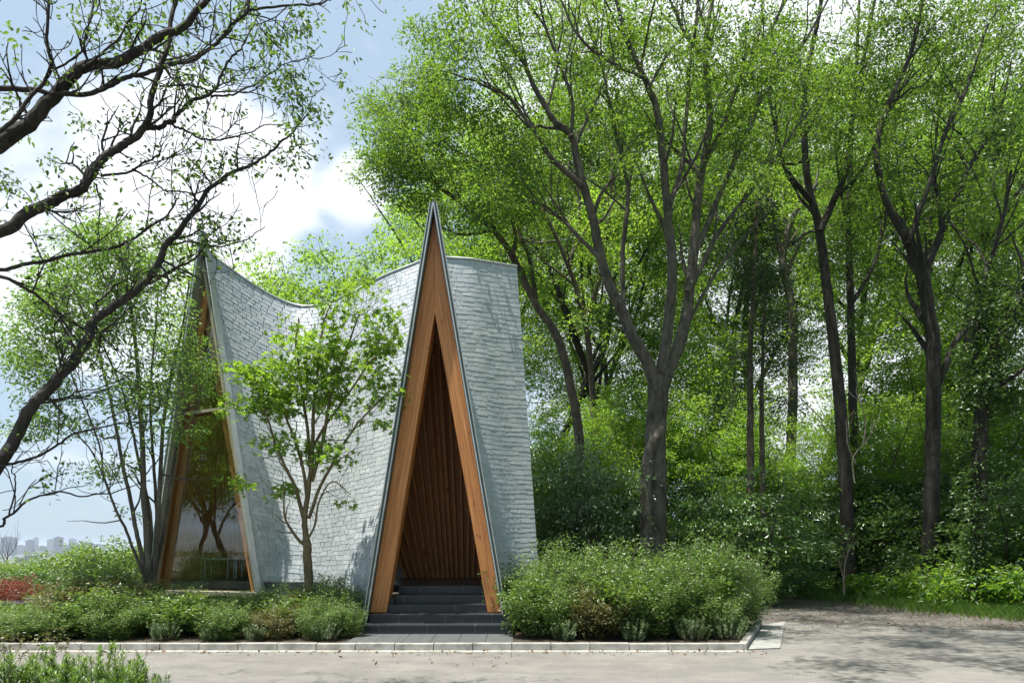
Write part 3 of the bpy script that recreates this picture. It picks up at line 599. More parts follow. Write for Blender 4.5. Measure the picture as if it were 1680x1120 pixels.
# ---- foreground cherry, branches reaching in from the left
def cherry():
    rng = np.random.default_rng(5); L = []
    def lb(spec, d0, d1, w0, w1): L.append(limb(spec, d0, d1, w0, w1, rng=rng, wob=.02))
    lb([(-420, 1180), (-400, 900), (-380, 600), (-250, 420), (-140, 410)], 6.0, 6.0, 90, 30)
    lb([(-390, 700), (-330, 420), (-200, 300), (-60, 262), (0, 235), (50, 197), (100, 146), (140, 110), (200, 100), (260, 66), (310, 35), (345, -5), (400, -60)], 6.0, 6.8, 45, 10)
    lb([(-250, 420), (-120, 420), (0, 380), (50, 350), (100, 325), (140, 300), (165, 265), (210, 235), (240, 210), (248, 150), (268, 95), (283, 20), (300, -50)], 6.0, 6.9, 30, 8)
    lb([(236, 212), (265, 205), (282, 200), (288, 188), (310, 172), (345, 157), (360, 130), (380, 95), (402, 70), (420, 30)], 6.7, 7.3, 12, 3)
    lb([(280, 202), (300, 214), (325, 227), (360, 231), (400, 220), (432, 208), (468, 205)], 6.8, 7.3, 6, 2)
    lb([(-380, 900), (-240, 900), (-60, 830), (0, 755), (25, 715), (55, 665), (90, 625), (120, 590), (145, 555), (155, 525), (200, 492), (245, 455), (270, 410), (300, 370), (325, 340), (345, 310), (390, 281), (430, 260), (470, 228), (505, 190)], 6.0, 7.3, 34, 3)
    lb([(155, 525), (165, 490), (200, 462), (245, 440)], 6.7, 6.9, 7, 2)
    lb([(245, 455), (285, 446), (318, 425), (338, 395), (330, 380)], 6.9, 7.2, 6, 3)
    lb([(270, 405), (300, 400), (350, 402), (400, 395), (435, 372)], 6.9, 7.4, 5, 2)
    lb([(-140, 450), (0, 442), (70, 428), (155, 410), (210, 395), (250, 370), (285, 335), (288, 318)], 6.2, 6.8, 10, 3)
    lb([(-100, 420), (0, 452), (50, 480), (90, 510), (150, 545)], 6.1, 6.7, 9, 6)
    lb([(165, 288), (215, 277), (262, 255), (262, 235), (275, 215)], 6.5, 6.8, 6, 2)
    lb([(215, 277), (250, 297), (280, 315), (330, 312), (375, 290)], 6.6, 7.1, 5, 2.5)
    lb([(160, 300), (164, 340), (160, 400)], 6.5, 6.6, 4, 2)
    lb([(-180, 180), (0, 146), (60, 150), (115, 157), (160, 150), (200, 130), (240, 118), (280, 105), (320, 96), (360, 65), (400, 25), (420, -20)], 6.2, 6.9, 13, 6)
    lb([(280, 105), (330, 90), (370, 55), (400, 10), (430, -40)], 6.7, 7.1, 8, 4)
    lb([(-60, 250), (20, 200), (55, 150), (80, 115), (78, 65), (80, 0), (84, -40)], 6.1, 6.3, 10, 6)
    lb([(80, 118), (120, 95), (145, 50), (150, 0)], 6.3, 6.5, 5, 3)
    lb([(135, 112), (180, 75), (220, 25), (240, -20)], 6.4, 6.6, 6, 3)
    lb([(400, 18), (470, 10), (530, 7), (560, -8)], 6.9, 7.3, 6, 3)
    lb([(415, 25), (440, 60), (480, 100), (500, 95), (525, 75)], 6.9, 7.3, 3, 1.5)
    lb([(345, 157), (390, 150), (430, 132), (470, 105), (515, 88)], 7.0, 7.4, 5, 1.5)
    lb([(262, 140), (310, 142), (360, 150), (410, 150), (440, 130)], 6.8, 7.2, 5, 2)
    lb([(-90, 850), (0, 862), (15, 847), (50, 820), (90, 807), (150, 812), (200, 806), (245, 790)], 6.1, 6.8, 7, 2)
    lb([(0, 762), (40, 757), (90, 735), (125, 710), (165, 700), (225, 692), (285, 680), (330, 655)], 6.2, 7.0, 7, 1.5)
    lb([(15, 845), (25, 790), (20, 770), (40, 740)], 6.2, 6.3, 4, 2)
    lb([(55, 665), (100, 655), (150, 640), (190, 628), (230, 600)], 6.4, 6.8, 5, 1.5)
    sides = []
    for l in L[1:]: sides += sub(rng, l, max(4, int(len(l[0]) / 7)), .55, up=.1, f0=.25, spread=.8)
    twl = []
    for l in sides: twl += sub(rng, l, 4, .24, up=0, f0=.2, spread=.8)
    for q in sides + twl: q[1][:] = np.minimum(q[1], np.linspace(.013, .003, len(q[1])))
    blobs = [(495, 200, 45, 50), (500, 165, 35, 45), (470, 250, 35, 30), (440, 110, 45, 45), (420, 40, 60, 50), (340, 50, 60, 60), (300, 80, 60, 40), (575, 10, 22, 18), (500, 40, 35, 30), (230, 60, 50, 40), (60, 110, 60, 35), (30, 290, 55, 40), (60, 280, 50, 30), (15, 340, 30, 40), (20, 180, 35, 40), (130, 210, 40, 30), (360, 260, 40, 25), (300, 380, 80, 50), (400, 380, 40, 25), (140, 305, 40, 20), (250, 440, 60, 30), (100, 600, 90, 50), (40, 700, 60, 40), (180, 680, 70, 30), (260, 650, 70, 30), (120, 790, 50, 15), (170, 20, 70, 40), (360, 120, 40, 40), (480, 150, 40, 40), (130, 540, 60, 40), (-60, 100, 60, 100), (-100, 300, 70, 120)]
    cl = blob_clusters(rng, blobs, 6.9, .5, 34, freq=1.2, thr=-.02)
    ends = np.array([l[0][-1] for l in sides + twl if rng.uniform() < .30]); cl = np.vstack([cl, ends])
    up = blob_clusters(rng, [(0, -350, 400, 330), (-350, 0, 300, 320)], 6.3, 2.0, 3.0, freq=1.0, thr=-.2); 
    allc = np.vstack([cl, up])
    tree_from('cherry_tree', (P(-420, 0, 6)[0], 6.0), L + sides + twl, allc, 'dark foreground cherry tree whose long crooked limbs reach in from the left edge', 'tree', None, M['leaf_cherry'], M['bark_cherry'], rng,
              dict(n=11, r=.12, size=.055, flat=.5, droop=.3, shape='leaf', aspect=.5, hang=-.5), sides=7, tw=dict(r_tip=.002, rk=.006, maxd=1.4, upbias=.1, wig=.2))
cherry()

# ---- young maple before the chapel wall
def maple():
    rng = np.random.default_rng(8); L = []
    def lb(spec, d0, d1, w0, w1): L.append(limb(spec, d0, d1, w0, w1, rng=rng, wob=.012))
    lb([(508, 1010), (507, 960), (504, 905), (502, 885)], 12.4, 12.4, 15, 13)
    lb([(503, 895), (500, 850), (506, 800), (512, 750), (514, 690), (520, 620), (530, 540), (545, 490)], 12.4, 12.3, 10, 2)
    lb([(503, 895), (490, 885), (474, 862), (467, 835), (466, 800)], 12.4, 12.1, 6, 2)
    lb([(500, 860), (488, 810), (470, 770), (452, 730), (440, 690), (425, 640)], 12.4, 11.9, 7, 2)
    lb([(504, 820), (495, 760), (475, 700), (455, 650), (445, 610)], 12.4, 12.2, 6, 2)
    lb([(510, 780), (505, 700), (492, 620), (485, 560), (490, 520)], 12.4, 12.5, 6, 2)
    lb([(511, 790), (530, 720), (545, 640), (570, 570), (590, 510)], 12.4, 12.1, 7, 2)
    lb([(506, 850), (524, 800), (545, 760), (575, 710), (600, 680), (640, 640)], 12.4, 12.0, 6, 2)
    lb([(514, 730), (540, 690), (575, 640), (610, 590), (640, 570)], 12.4, 12.2, 5, 1.5)
    lb([(503, 890), (516, 860), (525, 820), (545, 790), (575, 810)], 12.4, 12.0, 4, 1.5)
    sides = []
    for l in L[1:]: sides += sub(rng, l, 5, .5, up=.3, f0=.35, spread=.7)
    blobs = [(600, 560, 60, 75), (575, 500, 65, 50), (540, 480, 45, 30), (620, 610, 45, 50), (530, 560, 50, 45), (480, 545, 35, 28), (440, 620, 55, 40), (410, 610, 35, 25), (460, 660, 50, 30), (540, 640, 70, 40), (610, 690, 35, 20), (430, 660, 40, 25), (375, 665, 25, 12), (395, 790, 28, 12), (475, 805, 30, 12), (570, 820, 28, 14), (540, 740, 45, 25), (455, 720, 40, 18), (505, 610, 45, 40), (640, 520, 25, 35), (640, 650, 28, 25), (595, 450, 35, 25)]
    cl = blob_clusters(rng, blobs, 12.3, .75, 18, freq=1.0, thr=-.12)
    tree_from('maple_tree', (P(508, 0, 12.4)[0], 12.4), L + sides, cl, 'young bright green maple with a slim tan trunk before the silvery wall', 'tree', None, M['leaf_maple'], M['bark_maple'], rng,
              dict(n=17, r=.21, size=.104, flat=.35, droop=.3, shape='maple', jit=.5), sides=7, tw=dict(r_tip=.003, rk=.006, maxd=1.5, upbias=.5))
maple()

# ---- multi-stemmed tree in front of the tall window
def multistem():
    rng = np.random.default_rng(12); L = []
    def lb(spec, d0, d1, w0, w1): L.append(limb(spec, d0, d1, w0 * .74, w1 * .8, rng=rng, wob=.014))
    lb([(246, 1010), (245, 960), (240, 880), (236, 800), (232, 700), (225, 600), (215, 500), (200, 420), (190, 360)], 12.6, 12.2, 17, 3)
    lb([(240, 985), (236, 930), (222, 860), (205, 780), (190, 700), (170, 610), (140, 520), (110, 450)], 12.6, 11.9, 11, 3)
    lb([(250, 985), (256, 900), (262, 810), (266, 720), (280, 620), (300, 530), (310, 460)], 12.6, 12.5, 12, 3)
    lb([(238, 950), (215, 890), (192, 840), (172, 780), (160, 720), (120, 620), (80, 540)], 12.6, 11.8, 7, 2)
    lb([(253, 960), (258, 860), (252, 760), (246, 660), (255, 540), (262, 440)], 12.7, 12.8, 9, 2)
    lb([(248, 970), (270, 860), (285, 760), (300, 680), (318, 590), (325, 520)], 12.7, 12.7, 9, 2)
    lb([(243, 940), (246, 840), (222, 730), (200, 640), (160, 540), (150, 470)], 12.6, 12.3, 8, 2)
    lb([(190, 835), (150, 740), (100, 690), (60, 650)], 12.3, 11.8, 4, 1.5)
    sides = []
    for l in L: sides += sub(rng, l, 8, .8, up=.3, f0=.3, spread=.75)
    blobs = [(150, 420, 90, 55), (230, 400, 70, 50), (90, 440, 60, 40), (250, 470, 80, 45), (150, 500, 110, 45), (60, 520, 60, 45), (310, 500, 40, 50), (230, 550, 100, 40), (110, 570, 90, 40), (310, 580, 50, 40), (60, 620, 60, 40), (180, 640, 90, 30), (290, 650, 60, 30), (100, 690, 80, 30), (200, 710, 80, 25), (40, 700, 45, 30), (300, 700, 40, 22), (170, 770, 60, 20), (230, 630, 60, 60), (190, 380, 60, 40), (205, 840, 35, 10), (120, 380, 60, 30), (270, 420, 50, 40), (70, 490, 50, 40), (320, 620, 40, 30), (20, 580, 40, 40)]
    cl = blob_clusters(rng, blobs, 12.3, .9, 38, freq=.9, thr=-.02)
    tree_from('multi_stem_tree', (P(246, 0, 12.6)[0], 12.6), L + sides, cl, 'slender multi stemmed tree with feathery pale foliage before the tall glass gable', 'tree', None, M['leaf_stem'], M['bark_grey'], rng,
              dict(n=17, r=.27, size=.075, flat=.3, droop=.35, shape='leaf', aspect=.42, hang=-.45), sides=7, tw=dict(r_tip=.0025, rk=.005, maxd=1.8))
multistem()

# ---- big trees of the wood
def zelkova():
    rng = np.random.default_rng(21); L = []
    def lb(spec, d0, d1, w0, w1, p=1.0): L.append(limb(spec, d0, d1, w0, w1, rng=rng, wob=.03, power=p))
    lb([(1074, 1010), (1074, 960), (1074, 890), (1076, 800), (1076, 720), (1080, 660), (1078, 620)], 18, 18, 50, 42, .7)
    lb([(1086, 700), (1066, 740), (1060, 800), (1062, 900), (1056, 1000)], 17.8, 17.7, 20, 30)
    lb([(1078, 640), (1060, 590), (1035, 545), (1005, 480), (985, 425), (970, 350), (955, 300), (938, 225), (908, 195), (880, 150), (858, 100), (820, 55), (790, 20)], 18, 16.5, 28, 5)
    lb([(955, 305), (910, 265), (880, 220), (842, 168), (800, 142), (740, 120)], 17.2, 16.2, 13, 3)
    lb([(985, 425), (940, 380), (905, 345), (870, 330)], 17.4, 17.2, 10, 3)
    lb([(1080, 640), (1092, 560), (1102, 450), (1096, 350), (1080, 200), (1058, 130), (1025, 55), (1000, -40)], 18, 17, 26, 6)
    lb([(1085, 640), (1108, 580), (1124, 530), (1132, 470), (1138, 400), (1152, 275), (1164, 200), (1158, 90), (1165, 30), (1180, -60)], 18, 18.5, 28, 7)
    lb([(1128, 480), (1148, 440), (1172, 395), (1225, 320), (1270, 262), (1310, 205), (1360, 140)], 18, 19, 13, 3)
    lb([(1138, 420), (1160, 370), (1190, 300), (1230, 210), (1252, 160), (1310, 85), (1365, -10)], 18.2, 18.6, 14, 4)
    lb([(1152, 275), (1180, 220), (1215, 130), (1270, 40), (1300, -40)], 18.3, 18.8, 11, 5)
    lb([(1096, 350), (1120, 260), (1128, 150), (1140, 60), (1150, -50)], 17.6, 17.6, 11, 5)
    lb([(1060, 130), (1000, 100), (950, 60), (920, 0)], 17.2, 16.8, 8, 4)
    lb([(1025, 545), (1020, 430), (1030, 320), (1010, 220), (990, 120), (960, 20)], 18.2, 18.2, 12, 5)
    lb([(938, 225), (935, 150), (900, 60), (880, -30)], 16.9, 16.6, 9, 4)
    lb([(1158, 100), (1120, 50), (1090, -20)], 18.4, 18.2, 8, 4)
    lb([(1124, 540), (1160, 470), (1210, 400), (1260, 350)], 18.2, 18.6, 8, 3)
    sides = []
    for l in L[2:]: sides += sub(rng, l, 9, 2.6, up=.5, f0=.3, spread=.42)
    blobs = [(760, 110, 100, 110), (700, 70, 60, 60), (830, 190, 90, 80), (880, 60, 90, 90), (980, 60, 100, 80), (1080, 40, 100, 60), (900, 280, 90, 70), (1000, 200, 100, 90), (1240, 60, 120, 80), (1180, 180, 100, 80), (1300, 120, 90, 80), (850, 0, 140, 60), (1100, 160, 80, 80), (820, 310, 70, 50), (720, 190, 60, 50), (1230, 260, 70, 50), (720, 110, 80, 90), (800, 70, 90, 70), (870, 210, 80, 70), (690, 60, 60, 50), (780, 170, 70, 60), (940, 130, 80, 70)]
    cl = blob_clusters(rng, blobs, 17.6, 3.0, 4.6, freq=.42, thr=.02)
    up = np.vstack([blob_clusters(rng, [(1050, -200, 420, 180), (1250, -130, 200, 120)], 17.3, 4.5, 2.0, freq=.4, thr=.08), blob_clusters(rng, [(930, -240, 230, 200), (1150, -300, 250, 220), (1450, -260, 250, 200)], 12.4, 2.6, 2.0, freq=.5, thr=.10), blob_clusters(rng, [(1180, -430, 300, 240, 9.2), (1500, -430, 320, 240, 9.2)], 9.2, 2.6, 2.6, freq=.7, thr=.02)])  # nearer clumps hang out of frame, added to dapple the road and right wing
    tree_from('zelkova_tree', (P(1074, 0, 18)[0], 18.0), L + sides, np.vstack([cl, up]), 'great grey zelkova with a forked trunk fanning wide, tallest tree right of the chapel', 'tree', GC, M['leaf_zelkova'], M['bark_grey'], rng,
              dict(n=88, r=.50, size=.088, flat=.17, droop=.45, jit=.5), sides=10, tw=dict(r_tip=.006, rk=.006, maxd=3.5))
zelkova()
def leaning():
    rng = np.random.default_rng(23); L = []
    def lb(spec, d0, d1, w0, w1): L.append(limb(spec, d0, d1, w0, w1, rng=rng, wob=.03))
    lb([(965, 960), (955, 800), (945, 680), (917, 560), (880, 500), (840, 420), (808, 378), (770, 345), (725, 310), (690, 282), (650, 250)], 21, 20, 24, 4)
    lb([(840, 420), (845, 380), (820, 320), (790, 270), (740, 240), (700, 200)], 20.4, 20, 10, 3)
    lb([(808, 378), (760, 385), (735, 378), (700, 360)], 20.3, 19.8, 6, 2)
    lb([(880, 500), (870, 430), (850, 370), (860, 300), (840, 240)], 20.7, 20.8, 11, 4)
    lb([(725, 310), (690, 260), (660, 220), (640, 180)], 20.1, 19.8, 5, 2)
    lb([(770, 345), (720, 300), (680, 240), (660, 170)], 20.2, 20.4, 5, 2)
    sides = []
    for l in L[:]: sides += sub(rng, l, 5, 1.9, up=.3, f0=.5, spread=.6)
    blobs = [(640, 200, 55, 70), (680, 150, 60, 55), (630, 170, 45, 45), (625, 240, 40, 50), (660, 320, 35, 25), (720, 150, 50, 50), (700, 210, 60, 50), (620, 280, 40, 40), (700, 260, 70, 50), (770, 230, 60, 60), (650, 250, 50, 60), (740, 340, 50, 40), (840, 330, 60, 60), (690, 330, 30, 30), (790, 300, 60, 50), (840, 430, 50, 45)]
    cl = blob_clusters(rng, blobs, 20.3, 2.2, 5.5, freq=.4, thr=-.14)
    tree_from('leaning_tree', (P(965, 0, 21)[0], 21.0), L + sides, cl, 'tall tree leaning left over the chapel roof with its dark trunk aslant', 'tree', GC, M['leaf_zelkova'], M['bark_brown'], rng,
              dict(n=84, r=.52, size=.094, flat=.17, droop=.45, jit=.5), sides=8, tw=dict(r_tip=.006, rk=.006, maxd=3.0))
leaning()
def wood_tree(name, seed, limbs_spec, blobs, d, dd, dens, label, leafm, barkm, base_px, up=None, leaf=None, nsub=8, lsub=2.3, wrap=0):
    rng = np.random.default_rng(seed); L = [limb(s, a, b, w0, w1, rng=rng, wob=.03) for (s, a, b, w0, w1) in limbs_spec]; sides = []
    for l in L: sides += sub(rng, l, nsub, lsub, up=.4, f0=.5, spread=.55)
    cl = blob_clusters(rng, blobs, d, dd, dens * .9, freq=.42, thr=.03, seed=seed)
    if up: cl = np.vstack([cl, blob_clusters(rng, up, d - 1.5, dd * 1.5, dens * .5, freq=.4, thr=-.1)])
    if wrap:
        tr = [p for p, r in L[:2]]; q = np.vstack(tr); q = q[rng.integers(0, len(q), wrap)]; a = rng.uniform(0, 6.28, wrap); q = q + np.stack([np.cos(a) * .28, np.sin(a) * .28, rng.uniform(-.2, .2, wrap)], -1) * rng.uniform(.6, 1.3, (wrap, 1)); cl = np.vstack([cl, q[(q[:, 2] > .3) & (q[:, 2] < 9)]])
    lf = dict(n=84, r=.52, size=.094, flat=.17, droop=.45, jit=.5); lf.update(leaf or {})
    return tree_from(name, (P(base_px, 0, d)[0], d), L + sides, cl, label, 'tree', GC, leafm, barkm, rng, lf, sides=8, tw=dict(r_tip=.006, rk=.006, maxd=3.2))
wood_tree('broadleaf_tree', 31, [
    ([(1398, 1000), (1388, 800), (1376, 640), (1366, 550), (1356, 460), (1345, 375), (1330, 320), (1318, 225), (1325, 120), (1345, 20), (1350, -60)], 22, 21.5, 28, 6),
    ([(1345, 380), (1366, 330), (1392, 268), (1398, 190), (1420, 80), (1440, -20)], 21.7, 22, 16, 5),
    ([(1330, 330), (1290, 280), (1270, 200), (1262, 130)], 21.6, 21.2, 12, 4),
    ([(1366, 330), (1420, 270), (1455, 190), (1500, 110)], 21.8, 21.4, 9, 3)],
    [(1330, 150, 90, 80), (1400, 100, 90, 80), (1290, 240, 60, 60), (1400, 230, 80, 60), (1460, 160, 70, 70), (1350, 40, 110, 60), (1430, 300, 60, 40)], 21.8, 2.6, 5.0,
    'dark trunk forking high, second big tree right of the grey zelkova', M['leaf_forest'], M['bark_dark'], 1398, up=[(1380, -120, 180, 120)])
wood_tree('broadleaf_tree', 33, [
    ([(1412, 1000), (1404, 800), (1400, 660), (1396, 500), (1392, 375), (1396, 250), (1405, 120), (1410, 0)], 24, 24, 22, 5),
    ([(1396, 500), (1430, 440), (1450, 370), (1460, 280)], 24, 24.5, 10, 3),
    ([(1392, 380), (1376, 300), (1370, 200)], 24, 23.6, 8, 3)],
    [(1390, 420, 50, 70), (1430, 420, 60, 60), (1410, 520, 50, 50), (1400, 330, 60, 50), (1350, 430, 30, 60)], 24, 2.0, 4.0,
    'slim straight dark trunk standing just right of the high forking tree', M['leaf_forest'], M['bark_dark'], 1412)
wood_tree('broadleaf_tree', 35, [
    ([(1520, 1000), (1528, 800), (1532, 640), (1530, 550), (1516, 478), (1512, 440)], 20, 20, 32, 24),
    ([(1514, 460), (1486, 392), (1456, 335), (1440, 265), (1450, 190), (1490, 100), (1510, 10), (1520, -50)], 20, 19.4, 18, 5),
    ([(1514, 455), (1545, 380), (1575, 310), (1600, 260), (1636, 200), (1660, 100)], 20, 20.4, 18, 4),
    ([(1490, 400), (1516, 330), (1534, 272), (1552, 215), (1586, 145), (1620, 40)], 19.8, 19.4, 12, 4),
    ([(1545, 380), (1536, 310), (1530, 280)], 20.1, 20.2, 9, 4),
    ([(1534, 640), (1570, 560), (1610, 520), (1660, 470), (1700, 440)], 20, 19.6, 16, 5)],
    [(1520, 80, 90, 80), (1600, 120, 80, 90), (1450, 180, 50, 60), (1560, 220, 70, 50), (1640, 230, 60, 60), (1600, 330, 60, 40), (1470, 290, 40, 40), (1640, 30, 70, 60), (1490, 20, 80, 60), (1640, 420, 50, 40)], 20, 2.5, 4.6,
    'tree whose trunk splits into a wide V beside the ivy clad trunk', M['leaf_forest'], M['bark_dark'], 1520, up=[(1580, -120, 200, 120)])
wood_tree('broadleaf_tree', 37, [
    ([(1560, 1000), (1575, 760), (1585, 600), (1592, 500), (1604, 440), (1622, 412), (1642, 362), (1672, 310), (1720, 250)], 23, 22, 20, 6),
    ([(1600, 450), (1588, 420), (1584, 380), (1580, 330)], 22.8, 23, 9, 3),
    ([(1622, 412), (1610, 370), (1625, 300), (1640, 220)], 22.6, 22.6, 9, 3)],
    [(1600, 380, 60, 40), (1660, 330, 50, 50), (1620, 270, 60, 50), (1690, 240, 60, 80), (1560, 480, 60, 40)], 22.6, 2.0, 4.0,
    'crooked tree bending rightward at the right edge behind the V trunk', M['leaf_forest'], M['bark_dark'], 1560)
wood_tree('ivy_clad_tree', 39, [
    ([(1606, 1010), (1606, 880), (1608, 760), (1614, 650), (1640, 560), (1680, 480), (1740, 400)], 17.5, 17.0, 36, 18),
    ([(1612, 670), (1600, 580), (1610, 480), (1640, 380), (1660, 280)], 17.5, 17.6, 16, 6)],
    [(1606, 900, 24, 70), (1606, 800, 26, 80), (1612, 700, 28, 80), (1625, 620, 30, 50), (1665, 540, 60, 50), (1650, 640, 40, 60), (1600, 590, 30, 50), (1660, 100, 60, 80), (1640, 200, 60, 60), (1680, 620, 50, 60), (1670, 720, 50, 50), (1690, 820, 40, 60)], 17.3, .55, 9,
    'thick trunk wrapped in dark ivy near the right edge', M['leaf_dark'], M['bark_dark'], 1606, leaf=dict(n=40, r=.26, size=.095, flat=.5), wrap=420)
wood_tree('broadleaf_tree', 41, [
    ([(985, 1000), (980, 800), (972, 640), (960, 530), (935, 440), (905, 370), (880, 300)], 24, 23, 18, 5),
    ([(960, 530), (990, 430), (1000, 330), (1005, 240)], 24, 24, 12, 4),
    ([(935, 440), (950, 350), (940, 260)], 23.6, 23.6, 8, 3)],
    [(930, 480, 60, 60), (1000, 420, 60, 70), (880, 420, 50, 60), (950, 350, 70, 60), (1010, 560, 45, 45), (900, 560, 45, 50), (1030, 330, 50, 60)], 24, 2.0, 4.2,
    'leafy tree growing between the leaning trunk and the grey zelkova', M['leaf_bright'], M['bark_brown'], 985)
wood_tree('broadleaf_tree', 43, [
    ([(1300, 1000), (1296, 800), (1300, 640), (1298, 500), (1284, 430), (1300, 360), (1320, 330), (1340, 300)], 27, 27, 24, 7),
    ([(1288, 440), (1272, 380), (1262, 320), (1258, 260)], 27, 27, 13, 4),
    ([(1300, 400), (1330, 380), (1350, 390)], 27, 27, 8, 3)],
    [(1280, 300, 60, 50), (1330, 470, 30, 40), (1340, 340, 40, 30), (1230, 350, 40, 40)], 27, 2.0, 3.6,
    'bare forked grey trunk standing in a bright gap behind the dark conifer', M['leaf_bright'], M['bark_grey'], 1300)
# dark conifer with twin trunks
def conifer():
    rng = np.random.default_rng(51); d = 20.0
    L = [limb([(1232, 1000), (1232, 850), (1231, 700), (1232, 560), (1238, 440), (1242, 330)], d, d, 20, 4, rng=rng, wob=.02), limb([(1252, 1000), (1252, 850), (1250, 720), (1250, 600), (1256, 480)], d + .5, d + .5, 17, 4, rng=rng, wob=.02)]
    cl = []
    for k in range(330):
        f = rng.uniform(0, 1); y = 330 + 330 * f; w = (18 + 72 * f**.8) * rng.uniform(.3, 1.05); a = rng.uniform(0, 2*np.pi); p = P(1244 + w * math.cos(a), y + w * .12, d + .2 + w * math.sin(a) * d / F)
        if mnoise.noise(Vector(p * .7)) > -.2: cl.append(p)
    tree_from('conifer_tree', (P(1240, 0, d)[0], d), L, np.array(cl), 'dark narrow conifer with twin straight trunks right of the zelkova', 'tree', None, M['leaf_conifer'], M['bark_brown'], rng,
              dict(n=46, r=.42, size=.13, flat=.25, droop=.7, aspect=.22), sides=8, tw=dict(r_tip=.006, rk=.008, maxd=3, upbias=-.2))
conifer()

# ---- generic trees, modelled once and copied, each copy a tree of its own
def proto_tree(name, seed, h, cr, leafm, barkm, leaf, ncl, trunk_f=.4, lean=.0, vase=True, rt=.16):
    rng = np.random.default_rng(seed); root = empty(name, (0, 0, 0)); L = []
    p = [np.zeros(3)]; dirv = np.array((lean, 0, 1.0))
    for k in range(7): dirv = nrm(dirv + rng.normal(0, .07, 3) * (1, 1, .2)); p.append(p[-1] + dirv * h * trunk_f / 7)
    pts = crom(p, 4); L.append((pts, np.linspace(rt, rt * .66, len(pts)))); top = p[-1]
    for k in range(6):
        a = k * 2.4 + rng.uniform(-.4, .4); dv = nrm(np.array((math.cos(a) * rng.uniform(.25, .6), math.sin(a) * rng.uniform(.25, .6), 1.0))); q = [p[-1 - (k % 3)]]
        for s in range(6): dv = nrm(dv + rng.normal(0, .12, 3)); q.append(q[-1] + dv * h * (1 - trunk_f) / 6 * rng.uniform(.85, 1.05))
        pts = crom(q, 3); L.append((pts, np.linspace(rt * .5, rt * .06, len(pts))))
    sd = []
    for l in L[1:]: sd += sub(rng, l, 5, cr * .45, up=.3, f0=.25, spread=.7)
    cl = []
    while len(cl) < ncl:
        v = rng.normal(0, 1, 3); v /= np.linalg.norm(v); v *= rng.uniform(0, 1)**.4; q = np.array((v[0] * cr, v[1] * cr, h * (.30 + trunk_f) / 1.0 * .5 + h * .32 + v[2] * h * .34))
        q = q + top * np.array((1, 1, 0))
        if mnoise.noise(Vector(q * .5 + seed)) > .02: cl.append(q)
    cl = np.array(cl); twigs, kept = connect(rng, L + sd, cl, .006, .006, 5)
    V1, Q1 = tubes(L + sd, 6); V2, Q2 = tubes(twigs, 3); put('trunk', np.vstack([V1, V2]), [np.vstack([Q1, Q2 + len(V1)])], barkm, root, smooth=True)
    V, Q, T = leafcloud(rng, cl[kept], **leaf); put('crown', V, [Q], leafm, root, tint=T); return root
LB = dict(n=80, r=.68, size=.125, jit=.5, flat=.15, droop=.35)
protos = [proto_tree('background_tree', 61, 22, 5.2, M['leaf_bright'], M['bark_dark'], LB, 900, .42, rt=.22), proto_tree('background_tree', 62, 23, 4.6, M['leaf_forest'], M['bark_dark'], LB, 820, .45, .05, rt=.2), proto_tree('background_tree', 63, 11, 3.6, M['leaf_bright'], M['bark_brown'], LB, 470, .30, -.05, rt=.13)]
BG = [  # px, distance, kind, scale, label
    (480, 27, 2, (1.15, 1.15, 1.38), 'light green round tree rising above the saddle of the chapel roof'),
    (590, 30, 2, (1.2, 1.2, 1.5), 'second light green round tree behind the roof, nearer the entrance peak'),
    (760, 33, 0, 1.0, 'tree filling the gap just right of the entrance peak'),
    (880, 31, 1, 1.05, 'tree behind the right corner of the chapel'),
    (935, 36, 0, 1.05, 'backlit tree deep behind the trees above the chapel corner'),
    (1185, 29, 2, 1.1, 'low bright tree between zelkova and conifer'),
    (1250, 44, 1, 1.3, 'far tree straight behind the dark conifer'),
    (1450, 30, 2, 1.15, 'bright tree between the slim trunk and the V trunk'),
    (1660, 30, 1, 1.1, 'tree behind the ivy clad trunk at the right edge'),
    (1740, 26, 0, 1.05, 'tree cut by the right edge of the view'),
    (1000, 46, 2, 1.35, 'farthest sunlit tree left of the zelkova'),
    (1620, 45, 2, 1.4, 'farthest tree toward the right edge'),
    (1120, 44, 0, 1.4, 'distant sunlit tree seen through the fork of the zelkova'),
    (1335, 46, 0, 1.45, 'distant sunlit tree behind the bright gap'),
    (1540, 43, 0, 1.4, 'distant sunlit tree behind the V trunk'),
    (820, 44, 0, 1.3, 'distant sunlit tree above the right wing of the roof'),
    (905, 23, 2, .62, 'small understorey tree between chapel corner and leaning trunk'),
    (1015, 25, 2, .72, 'small understorey tree low behind the zelkova on its left'),
    (1150, 24, 2, .66, 'small understorey tree just right of the zelkova trunk'),
    (1290, 25, 2, .62, 'small understorey tree beside the twin trunks of the conifer'),
    (1450, 25, 2, .70, 'small understorey tree between slim straight trunk and V trunk'),
    (1560, 24, 2, .66, 'small understorey tree between V trunk and ivy trunk'),
    (1680, 22, 2, .66, 'small understorey tree at the right edge beyond the ivy trunk')]
used = set()
def place(protos_, k, x, y, rz, scale, label, cat, group, z=None):
    z = float(hground(np.array(x), np.array(y))) if z is None else z
    o = protos_[k]
    if id(o) not in used: used.add(id(o)); o.location = (x, y, z); o.rotation_euler = (0, 0, rz); o.scale = (scale,)*3 if isinstance(scale, (int, float)) else scale
    else: o = copy_thing(o, (x, y, z), rz, scale)
    return tag(o, label, cat, group)
rr = random.Random(4)
for px, d, k, s, lab in BG:
    place(protos, k, (px - 840) * d / F, d, rr.uniform(0, 6.28), s, lab, 'tree', 'background trees of the wood')
